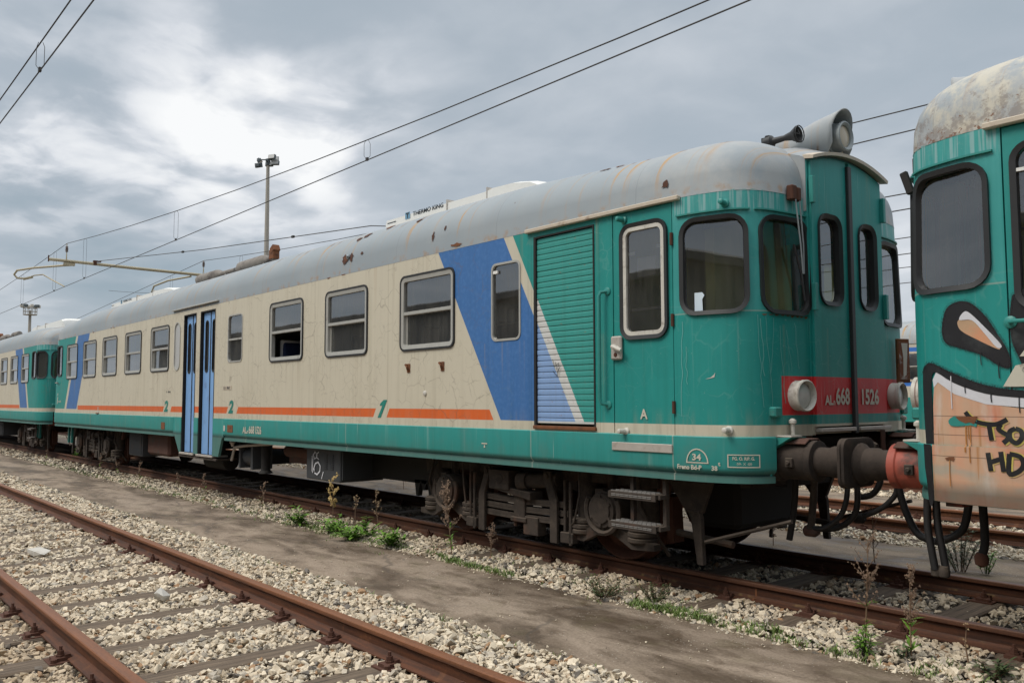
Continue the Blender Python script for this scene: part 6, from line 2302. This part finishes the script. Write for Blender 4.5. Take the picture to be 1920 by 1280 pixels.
# ------------------------------------------------------------------ floodlight masts
mt = thing('light_mast', 'tall floodlight mast with six lamps rising behind the cream railcar', 'light mast', (-62.7, 28.2, -.2))
MB().tube([(0, 0, 0), (0, 0, 10.0), (0, 0, 20.6)], [.30, .22, .13], 10).build('pole', M['pole'], mt, 50)
MB().cyl((0, 0, 20.4), (0, 0, 20.9), .2, 8).tube([(-.75, .62, 20.65), (.55, -.45, 20.65)], .06, 6).tube([(-.3, -.4, 20.85), (.4, .5, 20.85)], .05, 6).build('lamp_bracket', M['lampgrey'], mt)
for (ax, ay, az, rz, rx) in ((.55, .36, 20.55, .8, -.25), (.62, .05, 20.95, .5, -.2), (.15, .50, 21.0, 1.2, -.25), (.05, .1, 20.5, .8, -.3), (-.62, -.50, 20.45, 3.6, -.2), (-.78, -.35, 20.85, 2.6, .9)):
    f = MB()
    Rm = Matrix.Rotation(rz, 3, 'Z') @ Matrix.Rotation(rx, 3, 'X')
    f.box((ax, ay, az), (.62, .22, .36), Rm)
    f.box(Vector((ax, ay, az)) + Rm @ Vector((0, .16, 0)), (.40, .14, .22), Rm)
    o = f.build('floodlight', M['lampgrey'], mt, None, .02)
    MB().box(Vector((ax, ay, az)) + Rm @ Vector((0, -.112, 0)), (.55, .01, .30), Rm).build('lamp_glass', M['frost'], o)
mt = thing('light_mast', 'distant floodlight mast with a caged platform, low at the left', 'light mast', (-170, 32.2, -.2))
MB().tube([(0, 0, 0), (0, 0, 18.0)], [.38, .22], 8).build('pole', M['pole'], mt, 50)
pf = MB()
for zz in (17.2, 17.8, 18.4):
    pf.tube([(1.1 * math.cos(R(a)), 1.1 * math.sin(R(a)), zz) for a in range(0, 361, 30)], .05, 5)
for a in range(0, 360, 30):
    pf.cyl((1.1 * math.cos(R(a)), 1.1 * math.sin(R(a)), 17.2), (1.1 * math.cos(R(a)), 1.1 * math.sin(R(a)), 18.4), .04, 5)
pf.cyl((0, 0, 17.15), (0, 0, 17.25), 1.1, 16)
pf.build('platform', M['pole'], mt)
for k in range(8):
    a = 2 * math.pi * k / 8
    MB().box((1.25 * math.cos(a), 1.25 * math.sin(a), 18.75), (.75, .45, .5), Matrix.Rotation(a, 3, 'Z')).build('floodlight', M['lampgrey'] if k % 2 else M['offwhite'], mt, None, .04)


# ------------------------------------------------------------------ weeds between the stones
def leaf_strip(mb, p, d, L_, wd, droop, n=3):
    d = Vector(d).normalized()
    side = d.cross(Vector((0, 0, 1)))
    side = side.normalized() if side.length > 1e-3 else Vector((1, 0, 0))
    vs = []
    q = Vector(p)
    for i in range(n + 1):
        t = i / n
        ww = wd * math.sin(math.pi * min(.98, .12 + .88 * t)) * .5 + .0006
        vs += [q - side * ww, q + side * ww]
        q = q + d * (L_ / n)
        d = (d + Vector((0, 0, -droop / n))).normalized()
    mb.add(vs, [(2 * i, 2 * i + 1, 2 * i + 3, 2 * i + 2) for i in range(n)])


def clump(name, label, x, y, h, spread, nl, ll, lw, mat, stems=5, group='weeds growing in the ballast strip beside the path', zb=-.155):
    t = thing(name, label, 'weed', (x, y, zb), group)
    st, lf = MB(), MB()
    for k in range(stems):
        a = random.uniform(0, 6.28)
        r_ = spread * math.sqrt(random.random())
        top = Vector((r_ * math.cos(a), r_ * math.sin(a), h * random.uniform(.45, 1.0) * (1 - .35 * r_ / spread)))
        base = Vector((top.x * .25, top.y * .25, 0))
        mid = (base + top) / 2 + Vector((random.uniform(-.01, .01), random.uniform(-.01, .01), .01))
        st.tube([base, mid, top], [.0035, .003, .002], 5)
        for j in range(nl):
            f_ = random.uniform(.12, 1.0)
            p_ = base.lerp(top, f_)
            b = random.uniform(0, 6.28)
            leaf_strip(lf, p_, (math.cos(b), math.sin(b), random.uniform(.0, .9)), ll * random.uniform(.6, 1.2), lw * random.uniform(.7, 1.2), random.uniform(.3, 1.1))
    st.build('stem', M['drystem'] if mat != 'leaf' else M['leaf_dark'], t)
    o = lf.build('foliage', M[mat], t, recalc=False)
    o['kind'] = 'stuff'
    return t


def dry(name, label, x, y, h, nbr, seed='dryseed', leafy=0, group='dry weeds growing in the ballast strip beside the path', zb=-.155, dens=10, sprd=.45, ss=.006):
    t = thing(name, label, 'dry weed', (x, y, zb), group)
    st, sd, lf = MB(), MB(), MB()
    lean = Vector((random.uniform(-.08, .08), random.uniform(-.08, .08), 1))
    pts = [Vector((0, 0, 0)), lean * h * .5 + Vector((random.uniform(-.02, .02), 0, 0)), lean * h]
    st.tube(pts, [.006, .0045, .002], 5)
    for k in range(nbr):
        f_ = random.uniform(.35, .97)
        p_ = lean * h * f_
        b = random.uniform(0, 6.28)
        L_ = h * random.uniform(.10, .30) * (1.15 - .5 * f_)
        tip = p_ + Vector((math.cos(b) * sprd, math.sin(b) * sprd, random.uniform(.5, 1.1))).normalized() * L_
        st.tube([p_, (p_ + tip) / 2 + Vector((0, 0, -.006)), tip], [.0028, .002, .0013], 4)
        for j in range(dens):
            c = p_.lerp(tip, random.uniform(.3, 1.05)) + Vector([random.gauss(0, .009) for _ in range(3)])
            r_ = ss * random.uniform(.6, 1.4)
            sd.add([c + Vector((r_, 0, -r_ * .6)), c + Vector((-r_ * .6, r_ * .8, -r_ * .5)), c + Vector((-r_ * .6, -r_ * .8, -r_ * .3)), c + Vector((0, 0, r_ * 1.2))], [(0, 1, 2), (0, 3, 1), (1, 3, 2), (2, 3, 0)])
    for j in range(leafy):
        p_ = lean * h * random.uniform(.05, .45)
        b = random.uniform(0, 6.28)
        leaf_strip(lf, p_, (math.cos(b), math.sin(b), random.uniform(.2, 1.0)), random.uniform(.05, .10), .020, .6)
    st.build('stem', M['drystem'], t)
    o = sd.build('seed_head', M[seed], t, recalc=False)
    o['kind'] = 'stuff'
    if leafy:
        o = lf.build('foliage', M['leaf'], t, recalc=False)
        o['kind'] = 'stuff'
    return t


clump('weed', 'small bright green weed, leftmost of the green clumps by the railcar track', -10.43, 5.22, .32, .15, 14, .13, .03, 'leaf', 8)
clump('weed', 'wide green weed clump spilling onto the path below the orange line numeral', -9.55, 5.28, .24, .30, 10, .13, .028, 'leaf', 13)
clump('weed', 'taller yellow-green weed standing between the two widest green clumps', -8.95, 5.38, .34, .10, 12, .11, .026, 'leaf', 6)
clump('weed', 'low spreading green weed right of the tallest green clump', -8.95, 5.20, .16, .26, 13, .13, .03, 'leaf', 12)
clump('weed', 'round bushy green weed near the path edge, left of the tall brown stalk', -8.22, 5.24, .27, .23, 14, .12, .024, 'leaf', 14)
dry('dry_weed', 'yellow dry flower head on a thin stalk in front of the rail', -10.0, 5.48, .62, 16, 'drygold', 0, dens=16, ss=.011)
dry('dry_weed', 'thin bent yellowish stalk beside the yellow flower head', -9.55, 5.55, .42, 8, 'dryseed', 0, dens=6)
dry('dry_weed', 'pale grey dry stalk behind the green clumps', -9.05, 5.60, .52, 9, 'dryseed', 0, dens=8)
dry('dry_weed', 'tall brown seed stalk with green leaves at its foot, in front of the wheels', -7.28, 5.40, .72, 26, 'drystem', 14, dens=16, ss=.008)
dry('dry_weed', 'low brown twiggy dry plant right of the tall brown stalk', -6.95, 5.66, .34, 18, 'drystem', 0, dens=9, sprd=1.0)
clump('weed', 'dark grey-green straggly weed trailing over the path edge', -4.95, 5.24, .20, .24, 22, .028, .012, 'leaf_dark', 26)
clump('weed', 'second dark straggly weed nearer the rail, below the boarding steps', -4.55, 5.42, .20, .18, 22, .026, .011, 'leaf_dark', 20)
clump('weed', 'short upright green weed with narrow leaves at the path edge on the right', -2.74, 5.34, .20, .07, 16, .085, .014, 'leaf', 6)
dry('dry_weed', 'tall thin dry stalk rising across the rails at the right', -2.78, 5.42, .72, 22, 'drystem', 6, dens=8, ss=.007)
dry('dry_weed', 'tall leafy dry stalk, right neighbour of the thin stalk across the rails', -2.50, 5.46, .55, 18, 'drystem', 16, dens=10, ss=.007)
clump('weed', 'tiny green sprout under the leafy dry stalk at the right', -2.52, 5.40, .12, .06, 12, .045, .014, 'leaf_dark', 6)
clump('weed', 'low dark green weed at the bottom right edge of the picture', -2.02, 5.46, .16, .11, 14, .07, .016, 'leaf_dark', 9)
dry('dry_weed', 'three bare pale stalks standing against the rail at the right edge', -2.22, 5.62, .22, 3, 'dryseed', 0, dens=4)
clump('weed', 'grey-green bushy weed beyond the rails, under the graffiti railcar', -3.42, 8.55, .55, .20, 40, .045, .012, 'leaf_dark', 16, 'weeds beyond the railcar track')
clump('weed', 'bright green tuft beside the bushy weed beyond the rails', -3.22, 8.62, .38, .12, 26, .05, .013, 'leaf', 9, 'weeds beyond the railcar track')
dry('dry_weed', 'dry reddish stalk on the second path, under the coupling', -3.85, 7.75, .62, 14, 'drystem', 0, 'weeds beyond the railcar track', dens=6)
dry('dry_weed', 'low dry reddish tuft on the second path behind the front wheel', -5.40, 8.50, .24, 16, 'drystem', 0, 'weeds beyond the railcar track', dens=8, sprd=1.0)
dry('dry_weed', 'bare black twiggy bush on the second path, seen below the engine', -13.3, 8.75, .60, 22, 'drystem', 0, 'weeds beyond the railcar track', dens=2, sprd=1.1)
clump('weed', 'distant bright green sprout under the far end of the cream railcar', -25.6, 6.1, .42, .12, 14, .10, .03, 'leaf', 5, 'weeds along the far end of the railcar track')
dry('dry_weed', 'distant brown dry weed under the far end of the cream railcar', -23.3, 5.9, .50, 14, 'drystem', 0, 'weeds along the far end of the railcar track', dens=8, ss=.012)
for x, lab in ((-12.3, 'small dry weed between path and rail, below the white-scrawled box'), (-14.6, 'small dry weed in front of the pale blue folding doors'),
               (-16.2, 'small dry weed just left of the pale blue folding doors'), (-18.4, 'small dry weed in front of the grilled radiator box'),
               (-20.1, 'small dry weed in front of the far wheels, their right-hand pair'), (-21.6, 'small dry weed in front of the far wheels, their left-hand pair'),
               (-26.8, 'small dry weed below the nose of the distant railcar')):
    dry('dry_weed', lab, x, 5.62 + random.uniform(-.1, .1), random.uniform(.22, .42), 9, 'drystem', 6, 'small weeds along the far ballast strip', dens=8, ss=.009)


def grass(name, label, spots, n, h):
    mb = MB()
    for (x0, x1, y0, y1, dens) in spots:
        for _ in range(int(n * dens)):
            x, y = random.uniform(x0, x1), random.gauss((y0 + y1) / 2, (y1 - y0) / 2)
            for j in range(5):
                a = random.uniform(0, 6.28)
                leaf_strip(mb, (x + random.gauss(0, .02), y + random.gauss(0, .012), -.17), (math.cos(a) * .5, math.sin(a) * .5, random.uniform(.6, 1.3)), h * random.uniform(.5, 1.2), .005, .8, 2)
    o = mb.build(name, M['grassm'], None, recalc=False)
    tag(o, label, 'grass', None, 'stuff')


grass('grass', 'short grass and moss along the edges of the main path', [
    (-7.2, -6.1, 5.20, 5.27, 1.0), (-4.65, -3.9, 5.24, 5.36, 1.6), (-3.9, -2.6, 5.22, 5.30, .5), (-10.8, -8.0, 5.20, 5.34, 1.6), (-26, -13.5, 5.20, 5.36, 2.0), (-7.6, -7.0, 5.3, 5.35, .3), (-3.7, -3.3, 5.35, 5.45, .3),
    (-9.4, -2.2, 3.70, 3.78, .9), (-19, -9.4, 3.72, 3.80, .6), (-13.5, -9, 5.2, 5.35, .5), (-2.4, -1.8, 5.3, 5.5, .4), (-12, -7.5, 5.22, 5.75, 1.3), (-7, -4, 5.25, 5.7, .5), (-20, -12, 5.3, 5.7, .8)], 170, .05)


def slab(name, label, x, y, z, d, rot, cat='stone'):
    bm = bmesh.new()
    for _ in range(22):
        p = Vector([random.uniform(-1, 1) for _ in range(3)])
        p = Vector((max(-.72, min(.72, p.x)), max(-.72, min(.72, p.y)), max(-.6, min(.6, p.z))))
        bm.verts.new((p.x * d[0], p.y * d[1], p.z * d[2]))
    r_ = bmesh.ops.convex_hull(bm, input=bm.verts)
    bmesh.ops.delete(bm, geom=list({e for e in r_['geom_interior'] + r_['geom_unused'] if isinstance(e, bmesh.types.BMVert)}), context='VERTS')
    me = bpy.data.meshes.new(name)
    bm.to_mesh(me)
    bm.free()
    o = link(name, me, M['slabm'])
    o.location = (x, y, z)
    o.rotation_euler = rot
    tag(o, label, cat)


M['slabm'] = flat_mat('pale_cut_stone', (0.50, 0.475, 0.43), 0.85, 0.0, 0.25, 9, (0.30, 0.26, 0.21), 0.3, 0.4)
slab('loose_stone', 'pale angular stone chunk standing on a sleeper between the nearest rails', -7.10, 2.36, -.085, (.075, .06, .075), (.3, .4, .6))
slab('loose_stone', 'flat pale stone slab lying on the ballast at the left edge', -10.1, 2.10, -.11, (.20, .10, .05), (0, .05, .35))


# ------------------------------------------------------------------ depot shed across the yard; the railcar windows mirror its roof line
sh_ = thing('depot_shed', 'long grey depot shed mirrored dimly in the railcar windows', 'shed', (-14, -13.0, 0))
MB().b2(-60, 120, -10, 0, -.2, 5.9).build('wall', flat_mat('grey_shed_wall', (0.20, 0.20, 0.195), 0.8, 0, 0.3, 0.8), sh_)
MB().prism([(.5, 5.9), (-10.5, 5.9), (-10.5, 6.1), (-5, 7.3), (.5, 6.15)], lambda q, x: (x, q[0], q[1]), -60.5, 120.5).build('roof', flat_mat('shed_roof_sheet', (0.11, 0.11, 0.11), 0.7, 0, 0.3, 0.6), sh_)
for k in range(9):
    f = MB().b2(-36 + 8 * k, -31.5 + 8 * k, -.02, .06, -.1, 4.2).build('shed_door', flat_mat('shed_door_paint', (0.09, 0.13, 0.15), 0.6, 0, 0.3, 1.0) if k == 0 else f.data.materials[0], sh_)
